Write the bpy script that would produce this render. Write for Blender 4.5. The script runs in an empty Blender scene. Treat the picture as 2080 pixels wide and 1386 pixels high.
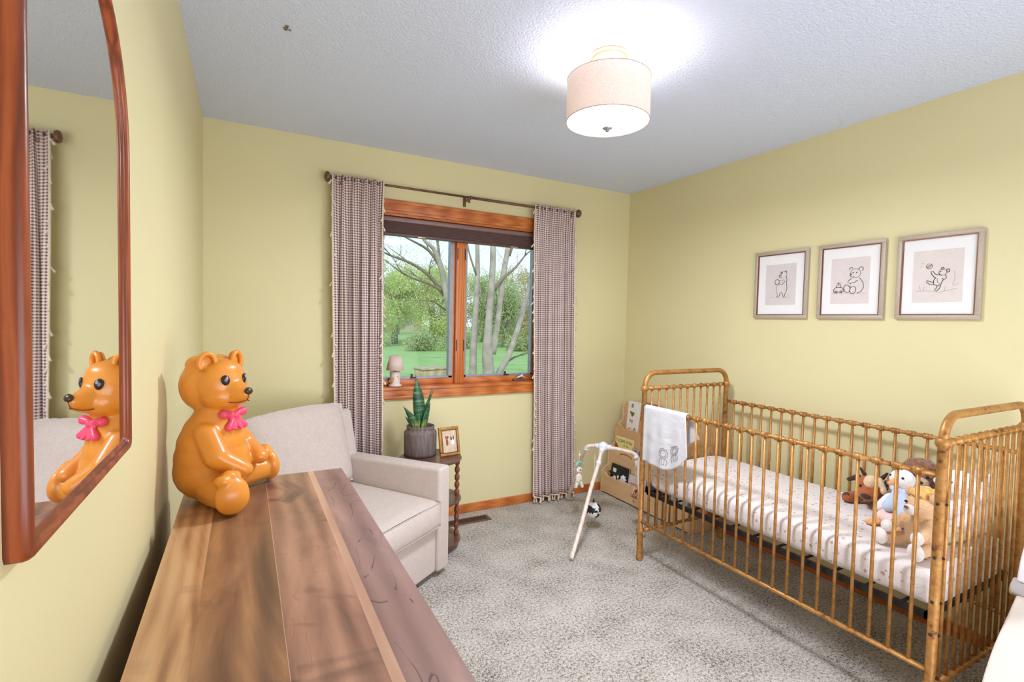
import bpy, bmesh, math, random
from mathutils import Vector, Matrix, Euler
from mathutils import noise as mnoise
random.seed(7)
S = bpy.context.scene
C = S.collection
PI = math.pi

# ------------------------------------------------------------------ camera
cam_d = bpy.data.cameras.new('camera')
cam = bpy.data.objects.new('camera', cam_d); C.objects.link(cam)
cam_d.sensor_width = 36.0
cam_d.lens = 17.525
cam_d.clip_start = 0.02
cam_d.clip_end = 400
RT = Vector((0.88125848, -0.47209396, 0.02260039))      # camera right
DN = Vector((0.00093354, -0.04607915, -0.99893736))     # camera down
FW = Vector((0.47263370, 0.88034312, -0.04016693))      # camera forward
M = Matrix((RT, -DN, -FW)).transposed().to_4x4()
M.translation = Vector((0, 0, 1.37))
cam.matrix_world = M
S.camera = cam

# ------------------------------------------------------------------ view, sky, sun
S.view_settings.view_transform = 'Standard'
S.view_settings.look = 'None'
S.view_settings.gamma = 1.0
S.view_settings.use_curve_mapping = False
S.view_settings.exposure = 0.54
w = bpy.data.worlds.new('sky'); S.world = w
w.use_nodes = True
nt = w.node_tree
bg = nt.nodes['Background']
tc = nt.nodes.new('ShaderNodeTexCoord')
sep = nt.nodes.new('ShaderNodeSeparateXYZ')
rmp = nt.nodes.new('ShaderNodeValToRGB')
rmp.color_ramp.elements[0].position = 0.0; rmp.color_ramp.elements[0].color = (0.80, 0.88, 1.0, 1)
rmp.color_ramp.elements[1].position = 0.6; rmp.color_ramp.elements[1].color = (0.45, 0.65, 1.0, 1)
nt.links.new(tc.outputs['Generated'], sep.inputs[0])
nt.links.new(sep.outputs['Z'], rmp.inputs[0])
nt.links.new(rmp.outputs[0], bg.inputs['Color'])
bg.inputs['Strength'].default_value = 1.0

def light(name, kind, loc, energy, color=(1, 1, 1), size=0.1, rot=(0, 0, 0), sy=None):
    d = bpy.data.lights.new(name, kind); d.energy = energy; d.color = color
    if kind == 'AREA':
        d.size = size
        if sy: d.shape = 'RECTANGLE'; d.size_y = sy
    elif kind == 'SUN': d.angle = size
    else: d.shadow_soft_size = size
    o = bpy.data.objects.new(name, d); C.objects.link(o)
    o.location = loc; o.rotation_euler = rot
    return o
# soft spring sun from behind the house, lights only the garden
light('sun', 'SUN', (0, -5, 10), 2.0, (1, 0.95, 0.86), 0.06, (math.radians(48), 0, math.radians(-25)))
LAMP = (1.285, 1.624)
# added soft fill light inside the room, behind the camera, to brighten it
light('fill_light', 'AREA', (1.30, -0.80, 1.10), 52, (0.82, 0.87, 1.0), 2.0, (math.radians(112), 0, 0), 2.0)

# ------------------------------------------------------------------ helpers
def lin(c):
    return tuple(((x / 255.0) / 12.92 if x / 255.0 <= 0.04045 else ((x / 255.0 + 0.055) / 1.055) ** 2.4) for x in c)

class N:
    def __init__(s, name):
        s.m = bpy.data.materials.new(name); s.m.use_nodes = True
        s.t = s.m.node_tree; s.b = s.t.nodes['Principled BSDF']; s.out = s.t.nodes['Material Output']
    def n(s, kind, **kw):
        x = s.t.nodes.new('ShaderNode' + kind)
        for k, v in kw.items():
            if k in x.inputs: x.inputs[k].default_value = v
            else: setattr(x, k, v)
        return x
    def l(s, a, b): s.t.links.new(a, b)
    def co(s, kind='Object', scale=(1, 1, 1), rot=(0, 0, 0), loc=(0, 0, 0)):
        tc = s.n('TexCoord'); mp = s.n('Mapping')
        mp.inputs['Scale'].default_value = scale; mp.inputs['Rotation'].default_value = rot
        mp.inputs['Location'].default_value = loc
        s.l(tc.outputs[kind], mp.inputs['Vector']); return mp.outputs[0]
    def noise(s, vec, scale=5, detail=3, rough=0.5, dist=0.0):
        x = s.n('TexNoise'); x.inputs['Scale'].default_value = scale; x.inputs['Detail'].default_value = detail
        x.inputs['Roughness'].default_value = rough; x.inputs['Distortion'].default_value = dist
        if vec is not None: s.l(vec, x.inputs['Vector'])
        return x
    def ramp(s, fac, stops, interp='LINEAR'):
        r = s.n('ValToRGB'); cr = r.color_ramp; cr.interpolation = interp
        while len(cr.elements) < len(stops): cr.elements.new(0.5)
        for e, (p, c) in zip(cr.elements, stops):
            e.position = p; e.color = (c[0], c[1], c[2], 1)
        s.l(fac, r.inputs[0]); return r.outputs[0]
    def math(s, op, a, b=0.0, c=0.0):
        x = s.n('Math', operation=op)
        for i, v in enumerate((a, b, c)):
            if hasattr(v, 'links'): s.l(v, x.inputs[i])
            else: x.inputs[i].default_value = v
        return x.outputs[0]
    def mix(s, fac, a, b, kind='MIX'):
        x = s.n('Mix', data_type='RGBA', blend_type=kind)
        for i, v in ((0, fac), (6, a), (7, b)):
            if hasattr(v, 'links'): s.l(v, x.inputs[i])
            elif i == 0: x.inputs[0].default_value = v
            else: x.inputs[i].default_value = (v[0], v[1], v[2], 1)
        return x.outputs[2]
    def bump(s, h, strength=0.3, dist=0.01):
        b = s.n('Bump'); b.inputs['Strength'].default_value = strength; b.inputs['Distance'].default_value = dist
        s.l(h, b.inputs['Height']); s.l(b.outputs[0], s.b.inputs['Normal'])
    def set(s, color=None, rough=None, metal=None, **kw):
        if color is not None:
            if hasattr(color, 'links'): s.l(color, s.b.inputs['Base Color'])
            else: s.b.inputs['Base Color'].default_value = (color[0], color[1], color[2], 1)
        if rough is not None: s.b.inputs['Roughness'].default_value = rough
        if metal is not None: s.b.inputs['Metallic'].default_value = metal
        for k, v in kw.items(): s.b.inputs[k.replace('_', ' ')].default_value = v
        return s.m

def plain(name, rgb, rough=0.5, metal=0.0, vary=0.08, vs=30, bump=0.0, bs=200, **kw):
    n = N(name); c = lin(rgb); v = n.co()
    nz = n.noise(v, vs, 3)
    col = n.ramp(nz.outputs[0], [(0.3, [x * (1 - vary) for x in c]), (0.7, [min(1, x * (1 + vary)) for x in c])])
    if bump: n.bump(n.noise(v, bs, 4).outputs[0], bump, 0.003)
    return n.set(col, rough, metal, **kw)

def wood(name, stops, scale=(1, 1, 1), ring=6, distort=6, fine=60, rough=0.4, seed=0, nscale=1.5, bumpk=0.1):
    """grain runs along object Y by default (use scale to turn it)"""
    n = N(name); v = n.co(scale=scale, loc=(seed * 1.7, seed * 0.9, seed * 0.4))
    n1 = n.noise(v, nscale, 4, 0.55, 0.6)
    wv = n.n('TexWave', wave_type='BANDS', bands_direction='X'); n.l(v, wv.inputs['Vector'])
    wv.inputs['Scale'].default_value = ring; wv.inputs['Distortion'].default_value = distort
    wv.inputs['Detail'].default_value = 3; wv.inputs['Detail Scale'].default_value = 1.2
    f = n.noise(v, fine, 3, 0.6)
    a = n.math('MULTIPLY_ADD', wv.outputs[1], 0.35, n.math('MULTIPLY', n1.outputs[0], 0.55))
    a = n.math('MULTIPLY_ADD', f.outputs[0], 0.22, a)
    a = n.math('SUBTRACT', a, 0.06)
    col = n.ramp(a, [(p, lin(c)) for p, c in stops])
    if bumpk: n.bump(f.outputs[0], bumpk, 0.002)
    return n.set(col, rough)

class MB:
    """collects shapes into one mesh"""
    def __init__(s): s.b = bmesh.new(); s.uv = None
    def box(s, lo, hi, mat=0, rot=None, pivot=None):
        lo = Vector(lo); hi = Vector(hi); c = (lo + hi) / 2; d = hi - lo
        r = bmesh.ops.create_cube(s.b, size=1)
        for v in r['verts']:
            p = Vector((v.co.x * d.x, v.co.y * d.y, v.co.z * d.z)) + c
            if rot is not None:
                pv = Vector(pivot) if pivot is not None else c
                p = rot @ (p - pv) + pv
            v.co = p
        for f in set(f for v in r['verts'] for f in v.link_faces): f.material_index = mat
        return s
    def tube(s, pts, r, seg=10, closed=False, caps=True, mat=0, flat=1.0):
        pts = [Vector(p) for p in pts]; n = len(pts)
        rs = r if isinstance(r, (list, tuple)) else [r] * n
        rings = []; up = None
        for i, p in enumerate(pts):
            if closed: t = pts[(i + 1) % n] - pts[i - 1]
            else: t = pts[min(i + 1, n - 1)] - pts[max(i - 1, 0)]
            if t.length < 1e-9: t = Vector((0, 0, 1))
            t.normalize()
            if up is None:
                up = t.orthogonal().normalized()
            up = (up - t * up.dot(t))
            if up.length < 1e-6: up = t.orthogonal()
            up.normalize(); sd = t.cross(up)
            rings.append([s.b.verts.new(p + (up * math.cos(2 * PI * k / seg) + sd * math.sin(2 * PI * k / seg) * flat) * rs[i]) for k in range(seg)])
        m = n if closed else n - 1
        for i in range(m):
            a = rings[i]; b = rings[(i + 1) % n]
            for k in range(seg):
                f = s.b.faces.new((a[k], a[(k + 1) % seg], b[(k + 1) % seg], b[k])); f.smooth = True; f.material_index = mat
        if caps and not closed:
            s.b.faces.new(rings[0][::-1]); s.b.faces.new(rings[-1])
        return s
    def lathe(s, prof, c=(0, 0, 0), seg=28, axis='Z', mat=0, cap=True):
        c = Vector(c); rings = []
        def P(r, h, k):
            x = r * math.cos(2 * PI * k / seg); y = r * math.sin(2 * PI * k / seg)
            return c + {'Z': Vector((x, y, h)), 'Y': Vector((x, h, y)), 'X': Vector((h, x, y))}[axis]
        for r, h in prof: rings.append([s.b.verts.new(P(max(r, 1e-5), h, k)) for k in range(seg)])
        for i in range(len(prof) - 1):
            for k in range(seg):
                f = s.b.faces.new((rings[i][k], rings[i][(k + 1) % seg], rings[i + 1][(k + 1) % seg], rings[i + 1][k])); f.smooth = True; f.material_index = mat
        if cap:
            s.b.faces.new(rings[0][::-1]); s.b.faces.new(rings[-1])
        return s
    def prism(s, poly, y0, y1, axis='Y', mat=0):
        """poly of 2d points extruded along axis"""
        def P(a, b, h): return {'Y': (a, h, b), 'X': (h, a, b), 'Z': (a, b, h)}[axis]
        A = [s.b.verts.new(P(a, b, y0)) for a, b in poly]; B = [s.b.verts.new(P(a, b, y1)) for a, b in poly]
        n = len(poly)
        s.b.faces.new(A); s.b.faces.new(B[::-1])
        for i in range(n): s.b.faces.new((A[i], B[i], B[(i + 1) % n], A[(i + 1) % n]))
        return s
    def ball(s, c, r, rot=(0, 0, 0), sub=3, mat=0):
        r = (r, r, r) if not isinstance(r, (list, tuple)) else r
        e = Euler(rot).to_matrix()
        res = bmesh.ops.create_icosphere(s.b, subdivisions=sub, radius=1)
        for v in res['verts']: v.co = e @ Vector((v.co.x * r[0], v.co.y * r[1], v.co.z * r[2])) + Vector(c)
        for f in set(f for v in res['verts'] for f in v.link_faces): f.smooth = True; f.material_index = mat
        return s
    def grid(s, fn, nu, nv, mat=0, uvfn=None, closed_u=False):
        if uvfn and s.uv is None: s.uv = s.b.loops.layers.uv.new('UVMap')
        vs = [[s.b.verts.new(fn(i / nu, j / nv)) for j in range(nv + 1)] for i in range(nu + 1)]
        for i in range(nu):
            for j in range(nv):
                f = s.b.faces.new((vs[i][j], vs[i + 1][j], vs[i + 1][j + 1], vs[i][j + 1])); f.smooth = True; f.material_index = mat
                if uvfn:
                    for lp, (a, b) in zip(f.loops, ((i, j), (i + 1, j), (i + 1, j + 1), (i, j + 1))): lp[s.uv].uv = uvfn(a / nu, b / nv)
        return s
    def quad(s, ps, mat=0):
        f = s.b.faces.new([s.b.verts.new(p) for p in ps]); f.material_index = mat; return s
    def build(s, name, mats, parent=None, bevel=0, bseg=3, smooth=False, solid=0, sub=0):
        bmesh.ops.recalc_face_normals(s.b, faces=s.b.faces[:])
        me = bpy.data.meshes.new(name); s.b.to_mesh(me); s.b.free()
        mats = mats if isinstance(mats, (list, tuple)) else [mats]
        for m in mats: me.materials.append(m)
        if smooth:
            for p in me.polygons: p.use_smooth = True
        o = bpy.data.objects.new(name, me); C.objects.link(o)
        if parent: o.parent = parent
        if solid:
            m = o.modifiers.new('solid', 'SOLIDIFY'); m.thickness = solid; m.offset = 0
        if bevel:
            m = o.modifiers.new('bevel', 'BEVEL'); m.width = bevel; m.segments = bseg; m.limit_method = 'ANGLE'; m.angle_limit = math.radians(35)
            m.harden_normals = False
            for p in me.polygons: p.use_smooth = True
        if sub:
            m = o.modifiers.new('sub', 'SUBSURF'); m.levels = sub; m.render_levels = sub
        return o

def empty(name, loc=(0, 0, 0), rz=0, rx=0, ry=0):
    o = bpy.data.objects.new(name, None); C.objects.link(o)
    o.location = loc; o.rotation_euler = (rx, ry, rz); o.empty_display_size = 0.05
    return o
def tag(o, label, cat, group=None, kind=None):
    o['label'] = label; o['category'] = cat
    if group: o['group'] = group
    if kind: o['kind'] = kind
    return o
def struct(o): o['kind'] = 'structure'; return o
def copy_part(o, parent, **kw):
    c = o.copy(); C.objects.link(c); c.parent = parent
    for k, v in kw.items(): setattr(c, k, v)
    return c
def bake(o):
    """apply modifiers"""
    dg = bpy.context.evaluated_depsgraph_get(); dg.update()
    me = bpy.data.meshes.new_from_object(o.evaluated_get(dg))
    o.modifiers.clear(); o.data = me
    for p in me.polygons: p.use_smooth = True
    return o
def blob(name, prims, mat, parent=None, voxel=0.006, smooth=6, curly=0, cs=0.02):
    """union of balls ('s', centre, radii, rot) and limbs ('c', p1, p2, r1, r2) fused into one skin"""
    mb = MB()
    for p in prims:
        if p[0] == 's': mb.ball(p[1], p[2], p[3] if len(p) > 3 else (0, 0, 0), 3)
        else:
            a = Vector(p[1]); b = Vector(p[2]); n = max(3, int((b - a).length / (min(p[3], p[4]) * 0.35)))
            for i in range(n + 1):
                t = i / n; mb.ball(a.lerp(b, t), p[3] + (p[4] - p[3]) * t, sub=2)
    o = mb.build(name, mat, parent)
    m = o.modifiers.new('fuse', 'REMESH'); m.mode = 'VOXEL'; m.voxel_size = voxel
    if smooth:
        m = o.modifiers.new('sm', 'SMOOTH'); m.factor = 0.6; m.iterations = smooth
    bake(o)
    if curly:
        for v in o.data.vertices:
            q = v.co / cs
            d = mnoise.noise(q) + 0.5 * mnoise.noise(q * 2.1)
            v.co += v.normal * d * curly
    return o
def text(name, body, size, mat, parent, mw, depth=0.0006, align='CENTER', sx=1.0):
    cu = bpy.data.curves.new(name, 'FONT'); cu.body = body; cu.size = size; cu.align_x = align; cu.extrude = depth
    t = bpy.data.objects.new(name, cu); C.objects.link(t)
    dg = bpy.context.evaluated_depsgraph_get(); dg.update()
    me = bpy.data.meshes.new_from_object(t.evaluated_get(dg))
    bpy.data.objects.remove(t)
    me.transform(Matrix.Diagonal((sx, 1, 1, 1)))
    me.materials.clear(); me.materials.append(mat)
    o = bpy.data.objects.new(name, me); C.objects.link(o); o.parent = parent; o.matrix_local = mw
    return o
def arc(c, r, a0, a1, n, plane='XZ'):
    out = []
    for i in range(n + 1):
        a = math.radians(a0 + (a1 - a0) * i / n); x = r * math.cos(a); y = r * math.sin(a)
        out.append((c[0] + x, c[1], c[2] + y) if plane == 'XZ' else ((c[0] + x, c[1] + y, c[2]) if plane == 'XY' else (c[0], c[1] + x, c[2] + y)))
    return out
def spline(pts, n=8):
    P = [Vector(p) for p in pts]; out = []
    for i in range(len(P) - 1):
        p0 = P[max(i - 1, 0)]; p1 = P[i]; p2 = P[i + 1]; p3 = P[min(i + 2, len(P) - 1)]
        for k in range(n):
            t = k / n
            out.append(0.5 * ((2 * p1) + (p2 - p0) * t + (2 * p0 - 5 * p1 + 4 * p2 - p3) * t * t + (3 * p1 - p0 - 3 * p2 + p3) * t ** 3))
    out.append(P[-1]); return out

# ------------------------------------------------------------------ materials
def wall_mat():
    n = N('yellow_wall_paint'); v = n.co()
    n.bump(n.noise(v, 220, 4).outputs[0], 0.12, 0.003)
    nz = n.noise(v, 1.3, 2); c = lin((226, 215, 166))
    col = n.ramp(nz.outputs[0], [(0.3, [x * 0.97 for x in c]), (0.7, [x * 1.02 for x in c])])
    return n.set(col, 0.55)
def ceil_mat():
    n = N('popcorn_ceiling'); v = n.co()
    a = n.noise(v, 150, 4, 0.65).outputs[0]
    vo = n.n('TexVoronoi'); vo.inputs['Scale'].default_value = 95; n.l(v, vo.inputs['Vector'])
    h = n.math('SUBTRACT', n.math('MULTIPLY', a, 1.2), n.math('MULTIPLY', vo.outputs[0], 0.7))
    n.bump(h, 0.7, 0.006)
    return n.set(lin((224, 232, 252)), 0.9)
def carpet_mat():
    n = N('grey_carpet'); v = n.co()
    a = n.noise(v, 85, 4, 0.8); b = n.noise(v, 5, 3); f = n.noise(v, 260, 2)
    k = n.math('ADD', n.math('MULTIPLY', a.outputs[0], 0.65), n.math('MULTIPLY', f.outputs[0], 0.35))
    k = n.math('ADD', k, n.math('MULTIPLY', n.math('SUBTRACT', b.outputs[0], 0.5), 0.16))
    col = n.ramp(k, [(0.38, lin((82, 72, 64))), (0.45, lin((156, 146, 134))), (0.50, lin((206, 196, 184))), (0.62, lin((232, 224, 214)))])
    n.bump(k, 0.7, 0.02)
    return n.set(col, 0.95)
M_wall = wall_mat(); M_ceil = ceil_mat(); M_carpet = carpet_mat()
ORANGE = [(0.2, (168, 88, 34)), (0.45, (190, 104, 46)), (0.6, (202, 118, 56)), (0.85, (216, 136, 72))]
M_trim = wood('honey_oak_trim_across', ORANGE, (1.2, 8, 14), 1.5, 5, 12, 0.35, 1)
M_trimv = wood('honey_oak_trim_upright', ORANGE, (12, 8, 1.0), 1.5, 5, 12, 0.35, 2)
M_trimy = wood('honey_oak_trim_side', ORANGE, (8, 1.2, 14), 1.5, 5, 12, 0.35, 3)
def fabric(name, rgb, weave=420, vary=0.12, rough=0.95, bump=0.35):
    n = N(name); c = lin(rgb); v = n.co()
    a = n.noise(v, weave, 3, 0.7); b = n.noise(v, weave * 0.12, 3)
    k = n.math('ADD', n.math('MULTIPLY', a.outputs[0], 0.85), n.math('MULTIPLY', b.outputs[0], 0.15))
    col = n.ramp(k, [(0.35, [x * (1 - vary) for x in c]), (0.65, [min(1, x * (1 + vary)) for x in c])])
    n.bump(a.outputs[0], bump, 0.002)
    m = n.set(col, rough); n.b.inputs['Sheen Weight'].default_value = 0.15; return m
M_linen = fabric('oatmeal_linen', (203, 187, 177), 260, 0.16)
M_bronze = plain('dark_bronze', (120, 88, 66), 0.45, 0.5, 0.1)
M_black = plain('black_rubber', (26, 24, 26), 0.6)
M_white = plain('white_plastic', (236, 236, 240), 0.4, vary=0.02)
M_mirrorwood = wood('mirror_walnut', [(0.2, (92, 38, 14)), (0.45, (134, 60, 26)), (0.62, (158, 78, 40)), (0.85, (120, 54, 28))], (16, 16, 1.6), 1.2, 7, 14, 0.32, 4)
def gold_mat():
    n = N('antique_gold'); v = n.co()
    a = n.noise(v, 55, 3, 0.6); b = n.noise(v, 14, 2)
    k = n.math('ADD', n.math('MULTIPLY', a.outputs[0], 0.6), n.math('MULTIPLY', b.outputs[0], 0.4))
    col = n.ramp(k, [(0.34, lin((104, 60, 22))), (0.42, lin((164, 112, 54))), (0.6, lin((190, 138, 74))), (0.8, lin((208, 162, 98)))])
    return n.set(col, 0.45, 0.35)
M_gold = gold_mat()

# ------------------------------------------------------------------ room shell
XL, XR, YB, YN, H = -0.201, 2.812, 3.228, -0.85, 2.44
T = 0.12
WX0, WX1, WZ0, WZ1 = 0.76, 1.975, 0.915, 2.045      # window opening
MB().box((XL - T, YN - T, -0.1), (XR + T, YB + T, 0)).build('floor', M_carpet)
MB().box((XL - T, YN - T, H), (XR + T, YB + T, H + 0.1)).build('ceiling', M_ceil)
MB().box((XL - T, YN - T, 0), (XL, YB + T, H)).build('wall_left', M_wall)
MB().box((XR, YN - T, 0), (XR + T, YB + T, H)).build('wall_right', M_wall)
MB().box((XL, YN - T, 0), (0.3, YN, H)).box((2.6, YN - T, 0), (XR, YN, H)).box((0.3, YN - T, 2.2), (2.6, YN, H)).build('wall_near', M_wall)
struct(MB().box((0.23, YN, 0), (0.3, YN + 0.015, 2.27)).box((2.6, YN, 0), (2.67, YN + 0.015, 2.27)).box((0.3, YN, 2.2), (2.6, YN + 0.015, 2.27)).build('trim_1', M_trimv))
struct(MB().box((0.3, YN - T, 0), (2.6, YN - T + 0.04, 2.2)).build('door_1', plain('white_door', (235, 232, 226), 0.5)))  # unseen closed doorway and trim, made up as a setting for the fill light
MB().box((XL, YB, 0), (WX0, YB + T, H)).box((WX1, YB, 0), (XR, YB + T, H)) \
    .box((WX0, YB, 0), (WX1, YB + T, WZ0)).box((WX0, YB, WZ1), (WX1, YB + T, H)).build('wall_back', M_wall)
MB().box((XL, YB - 0.014, 0), (XR, YB, 0.062)).build('baseboard_back', M_trim, bevel=0.004)
MB().box((XR - 0.014, YN, 0), (XR, YB - 0.014, 0.062)).build('baseboard_right', M_trimy, bevel=0.004)
MB().box((XL, YN, 0), (XL + 0.014, YB - 0.014, 0.062)).build('baseboard_left', M_trimy, bevel=0.004)
for n_ in ('floor', 'ceiling', 'wall_left', 'wall_right', 'wall_near', 'wall_back', 'baseboard_back', 'baseboard_right', 'baseboard_left'):
    struct(bpy.data.objects[n_])

# ---- window
W1 = struct(empty('window_1', (0, 0, 0)))
def casing():
    mb = MB(); y0 = YB - 0.018
    for (a, b, c, d) in ((WX0 - 0.07, WX1 + 0.07, WZ1, WZ1 + 0.085), (WX0 - 0.07, WX1 + 0.07, WZ0 - 0.075, WZ0 + 0.004)):
        mb.box((a, y0, c), (b, YB, d))
        mb.box((a, y0 - 0.006, d - 0.022), (b, y0 + 0.01, d))
        mb.box((a, y0 - 0.003, c), (b, y0 + 0.01, c + 0.02))
    return mb
casing().build('window_casing', M_trim, W1, bevel=0.004)
MB().box((WX0 - 0.07, YB - 0.018, WZ0), (WX0, YB, WZ1)).box((WX1, YB - 0.018, WZ0), (WX1 + 0.07, YB, WZ1)).build('side_casing', M_trimv, W1, bevel=0.004)
YG = YB + 0.085       # glass plane
MB().box((WX0, YB - 0.01, WZ0 - 0.004), (WX1, YG + 0.03, WZ0 + 0.006)).build('window_sill', M_trim, W1)
MB().box((WX0, YB, WZ0), (WX0 + 0.012, YG + 0.03, WZ1)).box((WX1 - 0.012, YB, WZ0), (WX1, YG + 0.03, WZ1)).box((WX0, YB, WZ1 - 0.012), (WX1, YG + 0.03, WZ1)).build('window_jamb', M_trimv, W1)
MX0, MX1 = 1.302, 1.374
MB().box((MX0, YG - 0.045, WZ0 + 0.006), (MX1, YG + 0.03, WZ1 - 0.012)).build('mullion', M_trimv, W1, bevel=0.003)
M_alu = plain('grey_window_seal', (150, 150, 155), 0.4, 0.3)
M_sashp = plain('taupe_sash_stop', (170, 150, 140), 0.5)
def glass_mat():
    n = N('window_glass'); n.t.nodes.remove(n.b)
    tr = n.n('BsdfTransparent'); tr.inputs[0].default_value = (0.94, 0.97, 0.96, 1)
    gl = n.n('BsdfGlossy'); gl.inputs['Roughness'].default_value = 0.02
    lw = n.n('Fresnel'); lw.inputs[0].default_value = 1.45
    mx = n.n('MixShader'); n.l(n.math('MULTIPLY', lw.outputs[0], 0.12), mx.inputs[0]); n.l(tr.outputs[0], mx.inputs[1]); n.l(gl.outputs[0], mx.inputs[2])
    n.l(mx.outputs[0], n.out.inputs[0]); return n.m
M_glass = glass_mat()
for (a, b, side) in ((WX0 + 0.012, MX0, 0), (MX1, WX1 - 0.012, 1)):
    z0 = WZ0 + 0.006; z1 = WZ1 - 0.012
    mb = MB(); fy0, fy1 = YG - 0.02, YG + 0.02; fw = 0.030; fb = 0.042
    mb.box((a, fy0, z0), (b, fy1, z0 + fb)).box((a, fy0, z1 - fb), (b, fy1, z1))
    mb.box((a, fy0, z0 + fb), (a + (0.02 if side == 0 else 0.008), fy1, z1 - fb)).box((b - (0.012 if side == 0 else 0.02), fy0, z0 + fb), (b, fy1, z1 - fb))
    sash = mb.build('window_sash', M_trim, W1, bevel=0.002)
    ia = a + (0.02 if side == 0 else 0.008); ib = b - (0.012 if side == 0 else 0.02)
    g = 0.012
    MB().box((ia, fy0 - 0.004, z0 + fb), (ia + g, fy1, z1 - fb)).box((ib - g * (2.2 if side == 0 else 1), fy0 - 0.004, z0 + fb), (ib, fy1, z1 - fb)) \
        .box((ia, fy0 - 0.004, z0 + fb), (ib, fy1, z0 + fb + g)).build('window_seal', M_alu, sash)
    MB().box((ia + g * 0.8, YG - 0.002, z0 + fb), (ib - g * 0.8, YG + 0.002, z1 - fb)).build('window_pane', M_glass, sash)
M_hard = plain('dark_window_hardware', (70, 56, 48), 0.4, 0.6)
for z in (1.83, 1.19):
    for x in (MX0 + 0.006, MX1 - 0.010):
        MB().box((x, YG - 0.052, z - 0.04), (x + 0.004, YG - 0.044, z + 0.04)).build('hinge', M_hard, W1)
M_brass = plain('pale_brass', (205, 180, 140), 0.35, 0.6)
for x in (0.995, 1.705):
    l = MB().box((x - 0.005, YG - 0.035, WZ0 + 0.052), (x + 0.035, YG - 0.02, WZ0 + 0.060)).box((x - 0.006, YG - 0.04, WZ0 + 0.058), (x + 0.008, YG - 0.028, WZ0 + 0.082)).build('sash_lock', M_hard, W1, bevel=0.002)
ch = MB().box((1.775, YB + 0.03, WZ0 + 0.006), (1.865, YG - 0.02, WZ0 + 0.02)).build('crank_housing', plain('bronze_crank_box', (120, 92, 76), 0.4, 0.4), W1, bevel=0.004)
MB().tube([(1.80, YB + 0.035, WZ0 + 0.03), (1.835, YB + 0.03, WZ0 + 0.045), (1.875, YB + 0.03, WZ0 + 0.026)], [0.006, 0.008, 0.005]).ball((1.84, YB + 0.03, WZ0 + 0.045), 0.012, sub=2) \
    .build('crank_handle', plain('cream_crank_lever', (222, 210, 200), 0.35, 0.2), ch)

# ---- cellular shade pulled up
sh = tag(empty('window_shade', (1.37, YB + 0.03, 1.93)), 'dark brown cellular shade pulled up under the window head', 'window shade')
M_shade = fabric('brown_shade_cloth', (92, 66, 62), 300, 0.08)
MB().box((WX0 + 0.014 - 1.37, -0.02, 0.068), (WX1 - 0.014 - 1.37, 0.025, 0.100)).build('headrail', plain('mauve_brown_headrail', (134, 104, 98), 0.4), sh, bevel=0.008)
mb = MB()
for i in range(7):
    z = -0.005 + i * 0.0105
    mb.prism([(-0.018, z), (-0.014, z + 0.005), (-0.018, z + 0.0105), (0.018, z + 0.0105), (0.014, z + 0.005), (0.018, z)], WX0 + 0.014 - 1.37, WX1 - 0.014 - 1.37, 'X')
mb.build('shade_fabric', M_shade, sh)
MB().box((WX0 + 0.014 - 1.37, -0.018, -0.022), (WX1 - 0.014 - 1.37, 0.020, -0.005)).build('bottom_rail', plain('brown_bottom_rail', (88, 60, 56), 0.4), sh, bevel=0.003)
for x in (-0.36, 0.34):
    MB().box((x, -0.028, -0.024), (x + 0.055, -0.016, -0.016)).build('pull_tab', M_brass, sh, bevel=0.002)

# ---- curtain rod
YR = YB - 0.072
rod = tag(empty('curtain_rod', (1.3, YR, 2.20)), 'thin dark bronze curtain rod with round finials above the window', 'curtain rod')
MB().tube([(-0.83, 0, 0), (0.05, 0, 0)], 0.0075).tube([(0.05, 0, 0), (0.905, 0, 0)], 0.0095).lathe([(0.0125, 0), (0.0135, 0.006), (0.0125, 0.012)], (0.045, 0, 0), 16, 'X').build('rod_pole', M_bronze, rod)
for s, x in ((-1, -0.835), (1, 0.91)):
    MB().lathe([(0.010, 0), (0.012, 0.012 * s), (0.008, 0.018 * s), (0.026, 0.024 * s), (0.031, 0.034 * s), (0.026, 0.046 * s), (0.008, 0.052 * s)], (x, 0, 0), 24, 'X').build('finial', M_bronze, rod)
for x in (-0.80, 0.035, 0.87):
    MB().box((x - 0.008, -0.012, -0.02), (x + 0.008, 0.072, -0.010)).box((x - 0.010, 0.066, -0.05), (x + 0.010, 0.072, 0.02)).tube([(x, -0.01, -0.014), (x, -0.013, 0.004)], 0.006, 8).box((x - 0.008, -0.015, -0.04), (x + 0.008, -0.009, -0.01)).build('rod_bracket', M_bronze, rod)

# ---- curtains
def gingham():
    n = N('brown_gingham_cotton'); tc = n.n('TexCoord'); sp = n.n('SeparateXYZ'); n.l(tc.outputs['UV'], sp.inputs[0])
    P_ = 0.0155
    fu = n.math('GREATER_THAN', n.math('FRACT', n.math('DIVIDE', sp.outputs[0], P_)), 0.54)
    fv = n.math('GREATER_THAN', n.math('FRACT', n.math('DIVIDE', sp.outputs[1], P_)), 0.54)
    k = n.math('MULTIPLY', n.math('ADD', fu, fv), 0.5)
    col = n.ramp(k, [(0.0, lin((250, 243, 242))), (0.3, lin((218, 190, 182))), (0.8, lin((120, 78, 62)))], 'CONSTANT')
    n.set(col, 0.9)
    tr = n.n('BsdfTranslucent'); n.l(col, tr.inputs[0])
    mx = n.n('MixShader'); mx.inputs[0].default_value = 0.3
    n.l(n.b.outputs[0], mx.inputs[1]); n.l(tr.outputs[0], mx.inputs[2]); n.l(mx.outputs[0], n.out.inputs[0])
    return n.m
M_ging = gingham()
M_tassel = plain('cream_cotton_tassel', (226, 212, 192), 0.9)
TASSEL = None
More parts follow.
